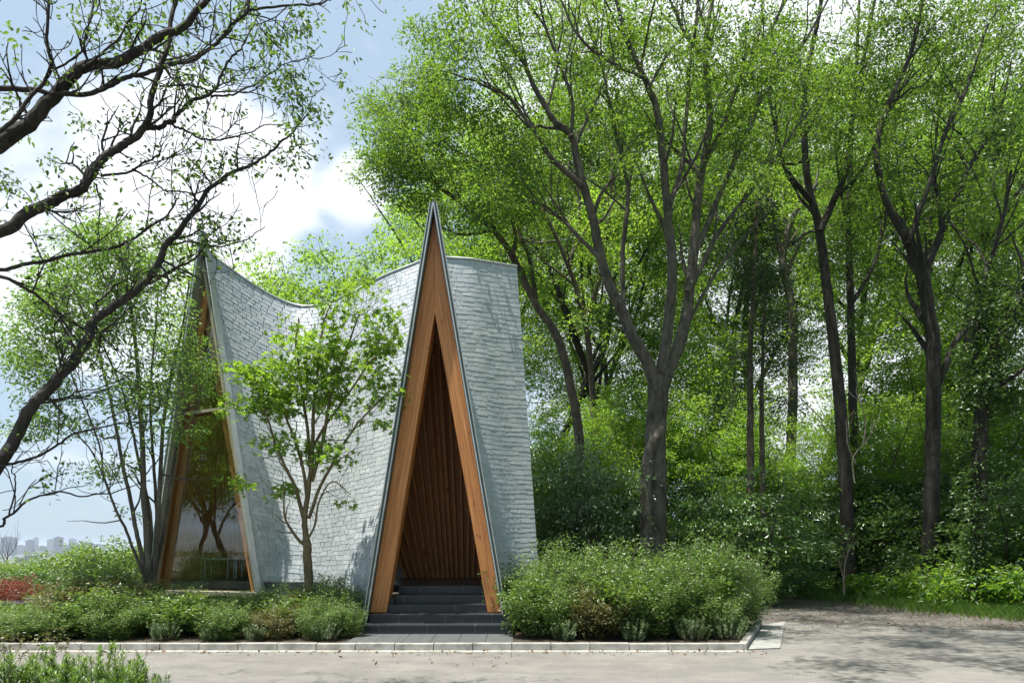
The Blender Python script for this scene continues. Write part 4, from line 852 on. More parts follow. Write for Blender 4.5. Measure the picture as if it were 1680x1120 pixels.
for x, y, k, sc_, lab in ((9.8, 4.5, 0, .9, 'roadside tree past the right edge whose shade dapples the road'), (17.5, 9.0, 0, .9, 'second roadside tree past the right edge, shading the gravel path'), (5.5, -.5, 1, .8, 'roadside tree beside the viewpoint shading the near road')):
    place(protos, k, x, y, rr.uniform(0, 6), sc_, lab, 'tree', 'background trees of the wood', 0)
for x, y, k, sc_, lab in ((-21, 6.5, 2, .9, 'second broad tree across the road, mirrored in the tall window'), (-30, -2, 2, 1.2, 'farthest tree across the road seen only in the window reflection')):
    place(protos, k, x, y, rr.uniform(0, 6), sc_, lab, 'tree', 'background trees of the wood')
for x, y, k, sc_, lab in ((12.0, 1.5, 2, 1.25, 'roadside tree past the right edge whose shade dapples the road'), (17.5, 6.5, 2, 1.3, 'second roadside tree past the right edge, shading the gravel path'), (8.5, -5.5, 2, 1.3, 'roadside tree behind the viewpoint shading the near road')):
    place(protos, k, x, y, rr.uniform(0, 6), sc_, lab, 'tree', 'background trees of the wood', 0)
place(protos, 2, -14.4, 8.9, 1.0, .72, 'broad tree across the road, mirrored in the tall window', 'tree', 'background trees of the wood')

# ---- shrubs
def proto_shrub(name, seed, w, h, leafm, barkm, leaf, ncl, layered=0.0, stems=9, lift=.0, rag=0):
    rng = np.random.default_rng(seed); root = empty(name, (0, 0, 0)); L = []
    for k in range(stems):
        a = rng.uniform(0, 6.28); dv = nrm(np.array((math.cos(a) * .6, math.sin(a) * .6, 1.0)) + rng.normal(0, .2, 3)); q = [np.array((math.cos(a) * .05 * w, math.sin(a) * .05 * w, -.03))]; Ls = h * rng.uniform(.6, .95)
        for s in range(6): dv = nrm(dv + rng.normal(0, .14, 3) + np.array((math.cos(a), math.sin(a), 0)) * .05); q.append(q[-1] + dv * Ls / 6)
        pts = np.array(q); r0 = .010 * (h ** .8) * rng.uniform(.8, 1.5) ; L.append((pts, np.linspace(r0, r0 * .25, len(pts))))
    cl = []
    while len(cl) < ncl:
        v = rng.normal(0, 1, 3); v /= np.linalg.norm(v); v *= rng.uniform(0, 1)**.36; q = np.array((v[0] * w / 2, v[1] * w / 2, h * (.5 + lift / 2) + v[2] * h * (.5 - lift / 2)))
        bul = 1 + .28 * mnoise.noise(Vector(nrm(v) * 1.7 + seed)); q[:2] *= bul; q[2] *= .85 + .25 * mnoise.noise(Vector((q[0] * 1.4 / w * 2, q[1] * 1.4 / w * 2, seed))) + .1
        if layered: q[2] = (1 - layered) * q[2] + layered * (math.floor(q[2] / (.16 * h)) * .16 * h + .08 * h)
        if q[2] > .04 and mnoise.noise(Vector(q * (2.6 / max(w, 1)) * 1.3 + seed)) > -.22: cl.append(q)
    if rag:
        for k in range(rag):
            v = rng.normal(0, 1, 3); v[2] = abs(v[2]) + .3; v /= np.linalg.norm(v); q = np.array((v[0] * w / 2, v[1] * w / 2, h * .5 + v[2] * h * .5)) * .9; ln = rng.uniform(.12, .52) * h ** .5
            for f in np.linspace(0, 1, 5): cl.append(q + (v * .6 + np.array((0, 0, .8)) + rng.normal(0, .12, 3) * 0) * ln * f + rng.normal(0, .02, 3))
    cl = np.array(cl); twigs, kept = connect(rng, L, cl, .002 + .001 * h, .004, 9, upbias=.3); V1, Q1 = tubes(L, 5); V2, Q2 = tubes(twigs, 3)
    put('stems', np.vstack([V1, V2]), [np.vstack([Q1, Q2 + len(V1)])], barkm, root, smooth=True)
    V, Q, T = leafcloud(rng, cl[kept], **leaf); put('foliage', V, [Q], leafm, root, tint=T); return root
def shoots(rng, w, h, n, needles, L, size):
    """upright needle-clad shoots for rosemary-like plants"""
    paths = []; VV = []; TT = []
    for k in range(n):
        a = rng.uniform(0, 6.28); r = w / 2 * math.sqrt(rng.uniform(0, 1)); b = np.array((math.cos(a) * r * .5, math.sin(a) * r * .5, -.02)); hh = h * rng.uniform(.55, 1.05) * (1 - .3 * (r / (w / 2)))
        tip = np.array((math.cos(a) * r, math.sin(a) * r, hh)); mid = (b + tip) / 2 + rng.normal(0, .03, 3); t = np.linspace(0, 1, 6)[:, None]; pth = b * (1-t)**2 + 2*mid*t*(1-t) + tip*t**2; paths.append((pth, np.linspace(.004, .0015, 6)))
        tn = rng.uniform(.25, 1.0, needles)[:, None]; pos = b * (1-tn)**2 + 2*mid*tn*(1-tn) + tip*tn**2; ax = nrm(tip - b); a2 = rng.uniform(0, 6.28, needles)
        side = nrm(np.cross(ax, np.array((.3, .8, .2)))); s2 = np.cross(ax, side); dirv = nrm(side * np.cos(a2)[:, None] + s2 * np.sin(a2)[:, None] + ax * rng.uniform(.5, 1.3, (needles, 1)))
        wv = nrm(np.cross(dirv, ax)) * size * .075; Ln = size * rng.uniform(.7, 1.2, (needles, 1)); VV.append(np.stack([pos, pos + dirv*Ln*.5 + wv, pos + dirv*Ln, pos + dirv*Ln*.5 - wv], 1).reshape(-1, 3)); TT.append(np.repeat(np.clip(rng.normal(.5, .2, needles) + rng.normal(0, .12), 0, 1), 4))
    V = np.vstack(VV); N = len(V) // 4; return paths, V, (np.arange(N) * 4)[:, None] + np.arange(4), np.concatenate(TT)
def proto_rosemary(seed, w, h, n, needles=60, size=.05, leafm='leaf_rosemary'):
    rng = np.random.default_rng(seed); root = empty('rosemary_plant', (0, 0, 0)); paths, V, Q, T = shoots(rng, w, h, n, needles, h, size); V1, Q1 = tubes(paths, 4)
    put('stems', V1, [Q1], M['bark_brown'], root, smooth=True); put('foliage', V, [Q], M[leafm], root, tint=T); return root
SA = dict(n=16, r=.12, size=.056, flat=.6, droop=.1, shape='diamond', aspect=.5, hang=.15)
ab = [proto_shrub('abelia_shrub', 71, 1.5, 1.25, M['leaf_abelia'], M['bark_brown'], SA, 560, rag=60), proto_shrub('abelia_shrub', 72, 1.35, 1.2, M['leaf_abelia'], M['bark_brown'], SA, 500, rag=60), proto_shrub('abelia_shrub', 73, 1.3, 1.0, M['leaf_rust'], M['bark_brown'], SA, 430, rag=50), proto_shrub('abelia_shrub', 74, 1.0, .95, M['leaf_azalea'], M['bark_brown'], dict(n=9, r=.09, size=.085, flat=.5, droop=.3, shape='leaf', aspect=.36, hang=.1), 170, rag=60, stems=14)]
GB = 'loose shrubs in the planting bed'
AB = [  # px, d, kind, scale, label
    (868, 12.6, 0, (.95, .95, 0.777), 'fresh green shrub pressed against the right leg of the entrance'),
    (940, 13.1, 1, (1.1, 1.1, 0.963), 'feathery shrub under the right edge of the chapel roof'),
    (1010, 12.4, 0, (1.05, 1.05, 0.946), 'feathery shrub in the middle of the right bed'),
    (1090, 13.2, 1, (1.05, 1.05, 0.791), 'tall feathery shrub in front of the zelkova trunk'),
    (1150, 12.5, 0, (1.1, 1.1, 0.989), 'broad feathery shrub right of the zelkova trunk'),
    (1205, 13.3, 1, (.95, .95, 0.817), 'darker shrub at the far back corner of the right bed'),
    (900, 11.5, 1, (.82, .82, 0.533), 'low front shrub next to the stairs in the right bed'),
    (985, 11.4, 2, (.85, .85, 0.671), 'low front shrub behind the kerb, right of the shrub beside the stairs'),
    (1075, 11.5, 1, (.85, .85, 0.645), 'low front shrub below the zelkova trunk'),
    (1160, 11.6, 0, (.72, .72, 0.568), 'low front shrub at the right end of the bed'),
    (545, 12.2, 1, (.58, .58, 0.55), 'dark shrub left of the stairs'),
    (500, 12.1, 2, (.8, .8, 0.5), 'shrub around the foot of the slim maple'),
    (440, 12.3, 1, (.8, .8, 0.42), 'shrub under the right corner of the tall window'),
    (370, 12.2, 0, (.8, .8, 0.4), 'shrub under the middle of the tall window sill'),
    (300, 12.0, 0, (.8, .8, 0.43), 'yellow green shrub under the left corner of the tall window'),
    (215, 12.3, 2, (1.0, 1.0, 0.7), 'rusty green shrub just left of the multi stemmed tree'),
    (140, 12.2, 2, (1.05, 1.05, 0.7), 'rusty tinged shrub in the middle of the left hedge'),
    (60, 11.8, 2, (0.9, 0.9, 0.26), 'rusty shrub in front of the red maple'),
    (-20, 11.6, 1, (0.9, 0.9, 0.24), 'shrub cut by the left edge beyond the road'),
    (528, 11.25, 0, (.5, .5, 0.4), 'small front shrub left of the stairs behind the kerb'),
    (450, 11.3, 2, (.62, .62, 0.38), 'small front shrub between maple and tall window'),
    (370, 11.25, 1, (.62, .62, 0.36), 'small front shrub before the tall window'),
    (190, 11.3, 0, (.66, .66, 0.42), 'small front shrub left of the pale rosemary tuft'),
    (100, 11.3, 1, (0.75, 0.75, 0.33), 'low front shrub before the rusty tinged hedge'),
    (20, 11.2, 0, (0.75, 0.75, 0.26), 'low front shrub near the left edge behind the kerb'),
    (255, 12.0, 1, (.9, .9, 0.5), 'shrub at the foot of the multi stemmed tree'),
    (335, 12.0, 1, (.8, .8, 0.4), 'dark shrub between the yellow green one and the window middle'),
    (405, 12.5, 0, (.8, .8, 0.42), 'shrub in the gap left of the window corner shrub'),
    (475, 12.6, 1, (.85, .85, 0.5), 'shrub at the wall left of the slim maple trunk'),
    (545, 12.6, 0, (.85, .85, 0.6), 'shrub at the wall between slim maple and entrance'),
    (572, 11.4, 1, (.36, .36, 0.36), 'small dark shrub touching the left end of the steps'),
    (170, 12.8, 1, (1.1, 1.1, 0.78), 'tall green shrub at the back of the left hedge'),
    (118, 13.0, 0, (0.8, 0.8, 0.48), 'green shrub at the back of the left hedge nearer the red maple'),
    (975, 12.2, 1, (.95, .95, 0.817), 'green shrub filling the bed left of the middle feathery one'),
    (1045, 11.9, 0, (.85, .85, 0.731), 'yellow green shrub right of the middle feathery one'),
    (1115, 11.9, 1, (.95, .95, 0.774), 'pale tipped shrub behind the corner rosemary'),
    (1190, 12.4, 1, (.9, .9, 0.774), 'shrub leaning over the side kerb by the gutter slab'),
    (905, 12.2, 1, (.95, .95, 0.703), 'shrub between the entrance shrub and the roof edge shrub'),
    (1135, 13.4, 0, (1.1, 1.1, 0.86), 'tall shrub at the back of the right bed before the layered green'),
    (1012, 11.35, 3, (.9, .9, .8), 'yellow green arching shrub behind the kerb in the middle of the right bed'),
    (1068, 11.6, 3, (.8, .8, .9), 'yellow green arching shrub left of the corner rosemary'),
    (862, 11.5, 3, (.7, .7, .75), 'yellow green arching shrub by the right end of the steps'),
    (1150, 12.0, 3, (.9, .9, 1.0), 'pale arching shrub in the right half of the right bed'),
    (292, 11.5, 3, (.85, .85, .55), 'yellow green arching shrub before the left corner of the tall window'),
    (160, 11.6, 3, (.9, .9, .6), 'yellow green arching shrub in front of the left hedge'),
    (470, 11.7, 3, (.7, .7, .5), 'yellow green arching shrub before the slim maple')]
for x, y, k, s, lab in ((-11.5, 11.6, 1, .8, 'hedge shrub past the left edge, mirrored in the window'), (-13.0, 10.6, 0, .8, 'second hedge shrub past the left edge, mirrored in the window'), (-15.0, 9.4, 2, .8, 'rusty hedge shrub past the left edge, mirrored in the window')):
    place(ab, k, x, y, rr.uniform(0, 6), s, lab, 'shrub', GB, 0)
for px, d, k, s, lab in AB: place(ab, k, (px - 840) * d / F, d, rr.uniform(0, 6.28), s, lab, 'shrub', GB, .06)
ro = [proto_rosemary(81, .55, .42, 46), proto_rosemary(82, .6, .5, 52)]
for px, d, k, s, lab in ((268, 11.0, 0, .95, 'pale upright rosemary tuft behind the kerb under the window'), (420, 10.95, 1, .7, 'small rosemary tuft behind the kerb left of the maple'), (535, 10.95, 1, .85, 'rosemary tuft near the left end of the stair paving'), (925, 11.0, 0, .9, 'rosemary tuft nearest the stairs on their right'), (1040, 10.95, 1, .9, 'rosemary tuft in the middle of the right kerb'), (1135, 11.0, 0, 1.1, 'grey green rosemary tuft near the kerb corner'), (1195, 11.1, 1, 1.1, 'rosemary tuft in the very corner of the right bed'), (345, 10.95, 1, .6, 'tiny rosemary tuft right of the pale upright one')):
    place(ro, k, (px - 840) * d / F, d, rr.uniform(0, 6.28), s, lab, 'plant', 'rosemary tufts along the kerb', .06)

# understorey of the wood
SU = dict(n=36, r=.58, size=.125, flat=.09, droop=.30, shape='leaf', aspect=.48, jit=.35)
un = [proto_shrub('understorey_shrub', 91, 3.6, 4.0, M['leaf_under'], M['bark_dark'], SU, 215, layered=.9, stems=7), proto_shrub('understorey_shrub', 92, 3.4, 3.6, M['leaf_glossy'], M['bark_dark'], dict(SU, size=.095, n=40), 230, layered=.5, stems=8), proto_shrub('understorey_shrub', 93, 3.8, 3.2, M['leaf_under'], M['bark_dark'], dict(SU, size=.12), 210, layered=.9, stems=6), proto_shrub('understorey_shrub', 94, 3.6, 4.6, M['leaf_dark'], M['bark_dark'], SU, 250, layered=.5, stems=8)]
GU = 'understorey shrubs at the edge of the wood'
UN = [
    (905, 18.5, 3, (1, 1, .95), 'dark tall shrub right beside the chapel corner'),
    (965, 18.2, 1, (0.8, 0.8, 1.3), 'tall glossy silvery shrub left of the zelkova trunk'),
    (905, 21.0, 1, (1, 1, 1.2), 'glossy shrub behind the dark one at the chapel corner'),
    (1015, 23, 3, (1, 1, 1.0), 'dark shrub in shade behind the zelkova trunk'),
    (1168, 18.0, 0, (0.72, 0.72, 0.95), 'layered green shrub immediately right of the zelkova trunk'),
    (1235, 18.8, 0, (1, 1, 1.0), 'layered shrub under the twin trunked conifer'),
    (1270, 21.5, 2, (1, 1, .95), 'bluish layered shrub left of the slim leaning stem'),
    (1330, 24.5, 1, (1, 1, 1.05), 'glossy shrub where the gravel path vanishes'),
    (1400, 24.0, 0, (1.1, 1.1, 1.1), 'layered shrub below the high forking tree'),
    (1380, 24.5, 3, (1.2, 1.2, 1.05), 'dark shrub deep behind the layered ones in the middle'),
    (1460, 23.0, 2, (1.05, 1.05, 1.05), 'wide layered shrub left of the V trunk'),
    (1530, 21.6, 0, (1.05, 1.05, .92), 'layered shrub at the foot of the V trunk'),
    (1580, 20.0, 2, (.8, .8, .72), 'low layered shrub left of the ivy trunk'),
    (1660, 18.8, 0, (.95, .95, .95), 'layered shrub right of the ivy trunk'),
    (1740, 17.8, 2, (1, 1, .9), 'shrub cut by the right edge of the view'),
    (1600, 21.5, 3, (1.15, 1.15, 1.1), 'dark shrub behind the ivy trunk'),
    (1700, 20.5, 1, (1.15, 1.15, 1.2), 'glossy shrub far right behind the layered shrub'),
    (1230, 24.5, 3, (1.2, 1.2, 1.1), 'dark shrub far behind the conifer trunks'),
    (1110, 25.0, 0, (1.2, 1.2, 1.1), 'shrub deep behind the zelkova on its right'),
    (960, 25.5, 3, (1.2, 1.2, 1.1), 'dark shrub deep behind the chapel corner'),
    (1480, 26.0, 3, (1.3, 1.3, 1.1), 'dark shrub deep in the wood left of the V trunk'),
    (1320, 28.0, 0, (1.3, 1.3, 1.15), 'farthest shrub below the bright gap'),
    (1560, 28.0, 2, (1.4, 1.4, 1.4), 'farthest shrub behind the V trunk'),
    (1030, 30.0, 2, (1.5, 1.5, 1.5), 'farthest shrub left of the zelkova'),
    (1180, 31.0, 3, (1.5, 1.5, 1.2), 'farthest shrub right of the zelkova'),
    (1430, 33.0, 0, (1.5, 1.5, 1.3), 'farthest shrub behind the slim straight trunk'),
    (1660, 29.0, 3, (1.4, 1.4, 1.2), 'farthest dark shrub toward the right edge'),
    (888, 24.0, 1, (1.3, 1.3, 1.6), 'tall glossy shrub filling the gap beyond the chapel corner'),
    (870, 28.0, 3, (1.4, 1.4, 1.2), 'farthest dark shrub behind the chapel')]
for px, d, k, s, lab in UN: place(un, k, (px - 840) * d / F, d, rr.uniform(0, 6.28), s, lab, 'shrub', GU)
# low plants on the verge
SW = dict(n=22, r=.22, size=.10, flat=.25, droop=.3, shape='leaf', aspect=.42, jit=.4)
we = [proto_shrub('verge_plant', 101, 1.3, .85, M['leaf_bright'], M['bark_brown'], SW, 80, layered=.4, stems=8), proto_shrub('verge_plant', 102, 1.0, .6, M['leaf_bright'], M['bark_brown'], dict(SW, size=.14), 55, stems=8)]
WE = [(1268, 25.6, 1, .8, 'low weed clump where the path vanishes beside the bed'), (1312, 24.6, 0, .55, 'weed clump at the far end of the verge'), (1350, 23.0, 1, .9, 'broad leaved weed clump under the slim leaning stem'), (1400, 21.4, 0, .6, 'weed clump left of the dark hollow'), (1428, 20.0, 1, 1.3, 'broad leaved clump in front of the dark hollow'), (1478, 19.8, 0, .7, 'weed clump on the verge below the V trunk'), (1520, 18.8, 0, 1.25, 'leafy clump left of the ivy trunk on the verge'), (1556, 18.6, 1, .9, 'low clump before the ivy trunk'), (1588, 17.4, 0, 1.55, 'tall leafy clump before the ivy trunk'), (1640, 17.6, 0, 1.1, 'leafy clump near the right edge of the verge'), (1688, 16.6, 0, 1.5, 'clump cut by the right edge on the verge')]
for px, d, k, s, lab in WE: place(we, k, (px - 840) * d / F, d, rr.uniform(0, 6.28), s, lab, 'plant', 'weeds along the verge', 0)
# slim bare stems rising from the verge
def bare(name, stems, d, label, mat, cat):
    rng = np.random.default_rng(7); L = []
    for s in stems: L.append(limb(s, d, d, 3.0, 1.2, rng=rng, wob=.01))
    sd = []
    for l in L: sd += sub(rng, l, 4, .5, up=.5, f0=.4, spread=.5)
    V, Q = tubes(L + sd, 5); b = L[0][0][0]; root = empty(name, (b[0], b[1], 0), label, cat); put('stems', V, [Q], mat, root, smooth=True)
bare('dead_sapling', [[(1385, 975), (1382, 940), (1372, 910), (1365, 895)], [(1385, 975), (1386, 930), (1392, 905), (1396, 895)]], 18.6, 'pale leafless sapling on the verge before the dark hollow', M['twig_pale'], 'sapling')
bare('dead_branch', [[(1402, 790), (1400, 750), (1425, 720), (1436, 690)], [(1404, 760), (1392, 730), (1388, 690)], [(1415, 732), (1420, 690), (1405, 640), (1420, 610)]], 17.6, 'bare pale branch caught among the layered shrubs', M['twig_pale'], 'branch')

# ---- garden on the left with the view
az = [proto_shrub('clipped_shrub', 111, 2.2, 1.5, M['leaf_azalea'], M['bark_brown'], dict(n=24, r=.2, size=.075, flat=.5, droop=.2, shape='diamond'), 420, lift=.0), proto_shrub('clipped_shrub', 112, 2.4, 1.4, M['leaf_dark'], M['bark_brown'], dict(n=24, r=.22, size=.085, flat=.5, droop=.2, shape='diamond'), 420)]
for px, d, k, s, z, lab in ((205, 19.5, 0, (1.2, 1.2, 1.28), -.1, 'large round bright green bush against the multi stemmed tree'), (135, 24, 0, (1.5, 1.5, 1.2), -.1, 'feathery bright bush left of the large round one'), (65, 20, 1, (.85, .85, .75), -.1, 'dark round bush in the middle of the garden behind the red maple'), (5, 23, 0, (1.0, 1.0, .75), -.1, 'light green round bush at the left edge behind the red maple'), (115, 17.5, 0, (.8, .8, .50), -.1, 'low yellow green cushion bush between red maple and round bush'), (35, 26, 0, (1.3, 1.3, .8), -.1, 'farther bush at the brow of the hill'), (-60, 20, 1, (1.2, 1.2, .8), -.1, 'dark bush cut by the left edge'), (240, 23, 1, (1.2, 1.2, 1.0), -.1, 'dark bush behind the multi stemmed trunk'), (15, 13.2, 0, (.55, .55, .35), 0.0, 'low light cushion bush below the dark stone slab')):
    place(az, k, (px - 840) * d / F, d, rr.uniform(0, 6.28), s, lab, 'shrub', 'round bushes of the hillside garden', z)
def red_maple():
    rng = np.random.default_rng(121); d = 15.5; L = [limb([(20, 1030), (22, 1000), (30, 980), (60, 965)], d, d, 6, 2), limb([(20, 1020), (10, 985), (-15, 970)], d, d, 5, 2), limb([(22, 1000), (35, 970), (30, 958)], d, d, 5, 2)]
    cl = blob_clusters(rng, [(30, 958, 48, 16), (-5, 970, 60, 20), (55, 970, 30, 12), (-40, 968, 50, 22), (20, 985, 50, 12)], d, .8, 55, freq=1.0, thr=-.25)
    tree_from('red_maple', (P(20, 0, d)[0], d), L, cl, 'low spreading dark red maple at the left edge', 'tree', None, M['leaf_red'], M['bark_dark'], rng, dict(n=36, r=.16, size=.06, flat=.35, droop=.6, aspect=.3), sides=6, tw=dict(r_tip=.003, rk=.005, maxd=2))
red_maple()
mb = MB(); a = P(20, 1008, 14.6); mb.box(a[0] - .5, a[0] + .45, 14.3, 15.0, -.05, .30); mb.box(a[0] - .56, a[0] + .51, 14.24, 15.06, .301, .40); tag(mb.put('stone_slab', M['granite_dark'], bevel=.012), 'polished dark stone slab under the red maple', 'stone slab')
for px, d, w, h, lab in ((100, 22, .40, .62, 'pale grave marker between the garden bushes'), (108, 24.5, .5, .9, 'smaller pale marker behind the first grave marker'), (64, 15.6, .6, .42, 'low bluish stone block right of the dark slab')):
    x = (px - 840) * d / F; mb = MB(); mb.box(x - w/2, x + w/2, d - .2, d + .2, -.15, .18); mb.box(x - w*.36, x + w*.36, d - .13, d + .13, .181, h); tag(mb.put('grave_marker', M['granite_pale'], bevel=.02), lab, 'stone', 'pale stones of the garden')
# leafless small tree on the hill brow
def baretree():
    rng = np.random.default_rng(131); d = 30.0; L = [limb([(10, 960), (11, 930), (12, 910), (16, 890)], d, d, 3.5, 1, rng=rng), limb([(11, 925), (0, 905), (-6, 892)], d, d, 2, .8), limb([(12, 915), (24, 900), (28, 890)], d, d, 2, .8)]; sd = []
    for l in L: sd += sub(rng, l, 7, .9, up=.6, f0=.3, spread=.6)
    V, Q = tubes(L + sd, 4); root = empty('bare_tree', (P(10, 0, d)[0], d, 0), 'small leafless tree against the distant city', 'tree'); put('trunk', V, [Q], M['bark_brown'], root, smooth=True)
baretree()
# ---- foreground planting at the bottom left corner
fg = [proto_rosemary(141, .62, .66, 70, 190, .045, 'grass'), proto_rosemary(142, .62, .58, 64, 190, .04, 'leaf_rosemary')]
for px, d, k, s, lab in ((165, 5.6, 0, 1.25, 'tall bright rosemary bush in the bottom left foreground'), (95, 5.5, 0, 1.1, 'rosemary bush left of the tall bright one in the foreground'), (30, 5.4, 1, 1.2, 'rosemary bush in the very bottom left corner'), (222, 5.7, 1, 1.0, 'greyish rosemary bush at the right end of the foreground clump'), (-40, 5.4, 0, 1.3, 'rosemary bush cut by the left edge in the foreground'), (130, 5.2, 1, 1.1, 'low rosemary bush at the bottom edge'), (60, 5.8, 0, 1.15, 'rosemary bush behind the wispy twigs'), (195, 5.3, 0, 1.0, 'bright low rosemary right of the tall foreground one')):
    place(fg, k, (px - 840) * d / F, d, rr.uniform(0, 6.28), s, lab, 'plant', 'rosemary bushes in the near corner', .05)
def thin_shrub():
    rng = np.random.default_rng(151); d = 5.9; L = []
    for s in ([(60, 1190), (52, 1090), (45, 1060), (20, 1040)], [(55, 1190), (60, 1080), (75, 1050), (80, 1020)], [(20, 1190), (15, 1080), (0, 1040)], [(95, 1190), (100, 1100), (108, 1070), (112, 1045)], [(150, 1190), (165, 1110), (140, 1070), (118, 1048)], [(190, 1190), (205, 1120), (222, 1095), (238, 1080)], [(195, 1190), (215, 1110), (240, 1075), (241, 1050)], [(40, 1190), (30, 1100), (40, 1070), (60, 1065)]): L.append(limb(s, d, d + .2, 2.2, .8, rng=rng, wob=.008))
    cl = blob_clusters(rng, [(25, 1050, 40, 22), (85, 1040, 35, 18), (40, 1075, 45, 18), (5, 1065, 25, 22), (110, 1060, 20, 12)], d + .1, .3, 60, freq=2.0, thr=-.1)
    root = tree_from('wispy_shrub', (P(60, 0, d)[0], d), L, cl, 'wispy half bare shrub with thin twigs in the left foreground', 'shrub', None, M['leaf_rust'], M['bark_brown'], rng, dict(n=9, r=.07, size=.035, flat=.5, droop=.1, shape='leaf'), sides=5, tw=dict(r_tip=.0015, rk=.004, maxd=.6))
thin_shrub()
mb = MB(); mb.prism([(-9, 4.6), (-2.9, 4.6), (-2.7, 5.6), (-3.1, 6.3), (-9, 6.5)], -.05, .06); tag(mb.put('verge_soil', M['soil']), kind='structure')

# ---- grass, litter
def grass():
    rng = np.random.default_rng(161); n = 40000; t = rng.uniform(0, 1, n); edge = np.array([(6.6, 28), (9.2, 26), (10.0, 22.5), (11.2, 18), (12.2, 15.6), (16, 14.6), (24, 15)]); s = np.linspace(0, 1, len(edge))
    x = np.interp(t, s, edge[:, 0]); y = np.interp(t, s, edge[:, 1]); o = np.abs(rng.normal(0, .55, n)); x += o * .75 + rng.normal(0, .1, n); y += o * .6; k_ = rng.uniform(0, 1, n) < .38; q_ = np.abs(rng.normal(0, .42, n)) * k_ * 2; x -= q_ * .8 + o * .75 * k_; y -= q_ * .62 + o * .6 * k_
    b = np.stack([x, y, np.zeros(n) - .01], -1); h = rng.uniform(.08, .30, (n, 1)); a = rng.uniform(0, 6.28, n); side = np.stack([np.cos(a), np.sin(a), 0*a], -1) * .008; lean = np.stack([np.cos(a*3), np.sin(a*3), 0*a], -1) * h * .6
    V = np.stack([b - side, b + side, b + lean*.4 + side*.7 + np.array((0,0,1))*h*.6, b + lean + np.array((0,0,1))*h], 1).reshape(-1, 3); Q = (np.arange(n)*4)[:, None] + np.arange(4)
    tag(put('grass', V, [Q], M['grass'], tint=np.repeat(rng.uniform(0, 1, n), 4)), 'bright green grass along the gravel path', 'grass', kind='stuff')
    n = 4200; x = rng.uniform(5.0, 14, n); y = rng.uniform(12.2, 26, n); k = (rng.uniform(0, 1, n) < .3 + .7 * (np.abs(x - 11.2) < 1.5)); x = np.concatenate([x[k], rng.uniform(-8, 4, 260), rng.uniform(-2.5, 0, 26)]); y = np.concatenate([y[k], 10.30 - np.abs(rng.normal(0, .16, 260)), rng.uniform(9, 10.3, 26)]); m = len(x)
    V, Q, T = leafcloud(rng, np.stack([x, y, np.full(m, .012)], -1), 1, .01, .06, flat=.2, droop=0, shape='diamond', jit=.25, hang=.0); tag(put('fallen_leaves', V, [Q], M['dry_leaf'], tint=T), 'brown fallen leaves scattered over the gravel path', 'leaves', kind='stuff')
grass()

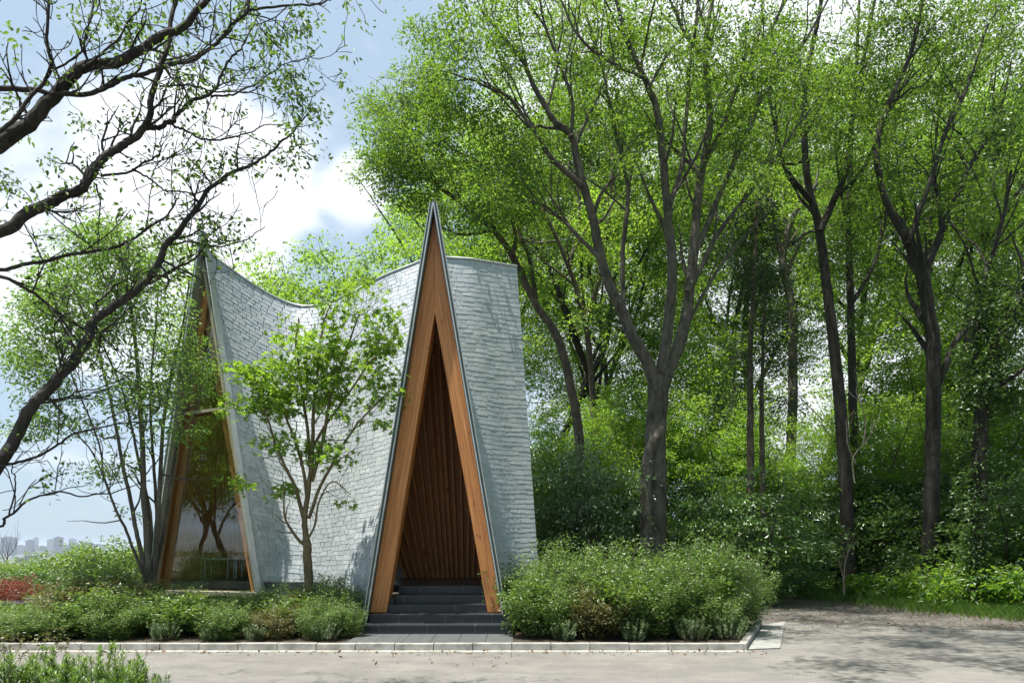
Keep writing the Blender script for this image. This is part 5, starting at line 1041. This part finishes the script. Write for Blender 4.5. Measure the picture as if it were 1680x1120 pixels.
# ---- the distant city
def city():
    rng = np.random.default_rng(171)
    def bmat(name, c, w):
        m, nd, lk, b = newmat(name); tc = nd.new('ShaderNodeTexCoord'); br = nd.new('ShaderNodeTexBrick'); br.inputs['Scale'].default_value = .12; br.inputs['Color1'].default_value = (*w, 1); br.inputs['Color2'].default_value = (*w, 1); br.inputs['Mortar'].default_value = (*c, 1); br.inputs['Mortar Size'].default_value = .03; br.offset = 0
        mp = nd.new('ShaderNodeMapping'); mp.inputs['Rotation'].default_value = (R(90), 0, 0); lk.new(tc.outputs['Object'], mp.inputs['Vector']); lk.new(mp.outputs[0], br.inputs['Vector']); lk.new(br.outputs['Color'], b.inputs['Base Color']); b.inputs['Roughness'].default_value = .6; return m
    mats = [bmat('tower_grey', (.24, .26, .28), (.10, .12, .14)), bmat('tower_pale', (.40, .40, .40), (.20, .22, .24)), bmat('tower_dark', (.13, .15, .17), (.06, .07, .09))]
    for x0, x1, yt, d, k, lab in ((5, 24, 881, 4300, 2, 'broad dark block tower at the left end of the distant skyline'), (44, 55, 886, 4500, 2, 'dark slim tower second from the left on the skyline'), (55.5, 62, 882, 4700, 1, 'pale slim tower right beside the dark slim one'), (79, 89.5, 885, 4600, 1, 'pale tower left of the twin tall one on the skyline'), (90.5, 102, 881, 4300, 2, 'tall dark tower in the middle of the skyline'), (114, 124, 884, 4700, 1, 'pale lone tower right of the tall dark one'), (127, 147, 889, 4500, 0, 'low wide grey block at the right end of the skyline'), (26, 42, 895, 4400, 1, 'low pale block between the broad tower and the slim ones'), (64, 77, 896, 4600, 0, 'low grey block left of the pale tower'), (103, 112, 894, 4500, 0, 'low grey block right of the tall dark tower'), (148, 170, 893, 4800, 1, 'low pale block past the right end of the skyline')):
        a = PZ(x0, 0, d); b = PZ(x1, 0, d); zt = P(0, yt, d)[2]; root = empty('city_tower', ((a[0] + b[0]) / 2, d, -60), lab, 'building', 'towers of the distant skyline'); w = b[0] - a[0]
        mb = MB(); mb.box(a[0], b[0], d - w * .3, d + w * .3, -61, zt); mb.put('wall', mats[k], root); mb = MB(); mb.box(a[0] + w*.25, b[0] - w*.3, d - w*.15, d + w*.15, zt, zt + 6); mb.put('roof', mats[0], root)
    mb = MB(); T = []
    for i in range(1500):
        d = rng.uniform(900, 5200); px = rng.uniform(-250, 420); x = (px - 840) * d / F; w = rng.uniform(8, 26) * (1 + d / 6000); h = rng.uniform(5, 11) + (rng.uniform(0, 22) if rng.uniform() < .12 else 0)
        mb.box(x - w/2, x + w/2, d - 6, d + 6, -61, -60 + h); T.append(np.full(8, rng.uniform()))
    m, nd, lk, b = newmat('house_walls'); at = nd.new('ShaderNodeAttribute'); at.attribute_name = 'tint'; lk.new(ramp(nd, lk, at.outputs['Fac'], [(0, (.12, .12, .13)), (.4, (.30, .29, .28)), (1, (.72, .70, .67))]), b.inputs['Base Color'])
    tag(put('distant_houses', np.vstack(mb.v), mb.faces(), m, tint=np.concatenate(T)), 'hazy mass of low houses spread over the plain below', 'houses', kind='stuff')
    C = []
    for i in range(260):
        d = rng.uniform(700, 3800); px = rng.uniform(-250, 420); C.append(((px - 840) * d / F, d, -57))
    V, Q, T = leafcloud(rng, np.array(C), 60, 26, 12, flat=.22, droop=.1); tag(put('distant_woods', V, [Q], M['leaf_dark'], tint=T), 'dark tree belts between the far houses', 'woods', kind='stuff')
city()

# ---- the summer haze
def haze():
    m = bpy.data.materials.new('haze_air'); m.use_nodes = True; nt = m.node_tree; nt.nodes.clear(); out = nt.nodes.new('ShaderNodeOutputMaterial'); v = nt.nodes.new('ShaderNodeVolumePrincipled')
    v.inputs['Color'].default_value = (.74, .85, 1.0, 1); v.inputs['Density'].default_value = 0.000095; v.inputs['Anisotropy'].default_value = .2; nt.links.new(v.outputs[0], out.inputs['Volume'])
    mb = MB(); mb.box(-31000, 31000, -31000, 31000, -63, 75); tag(mb.put('haze', m), 'pale blue summer haze over the plain', 'haze', kind='stuff')
haze()
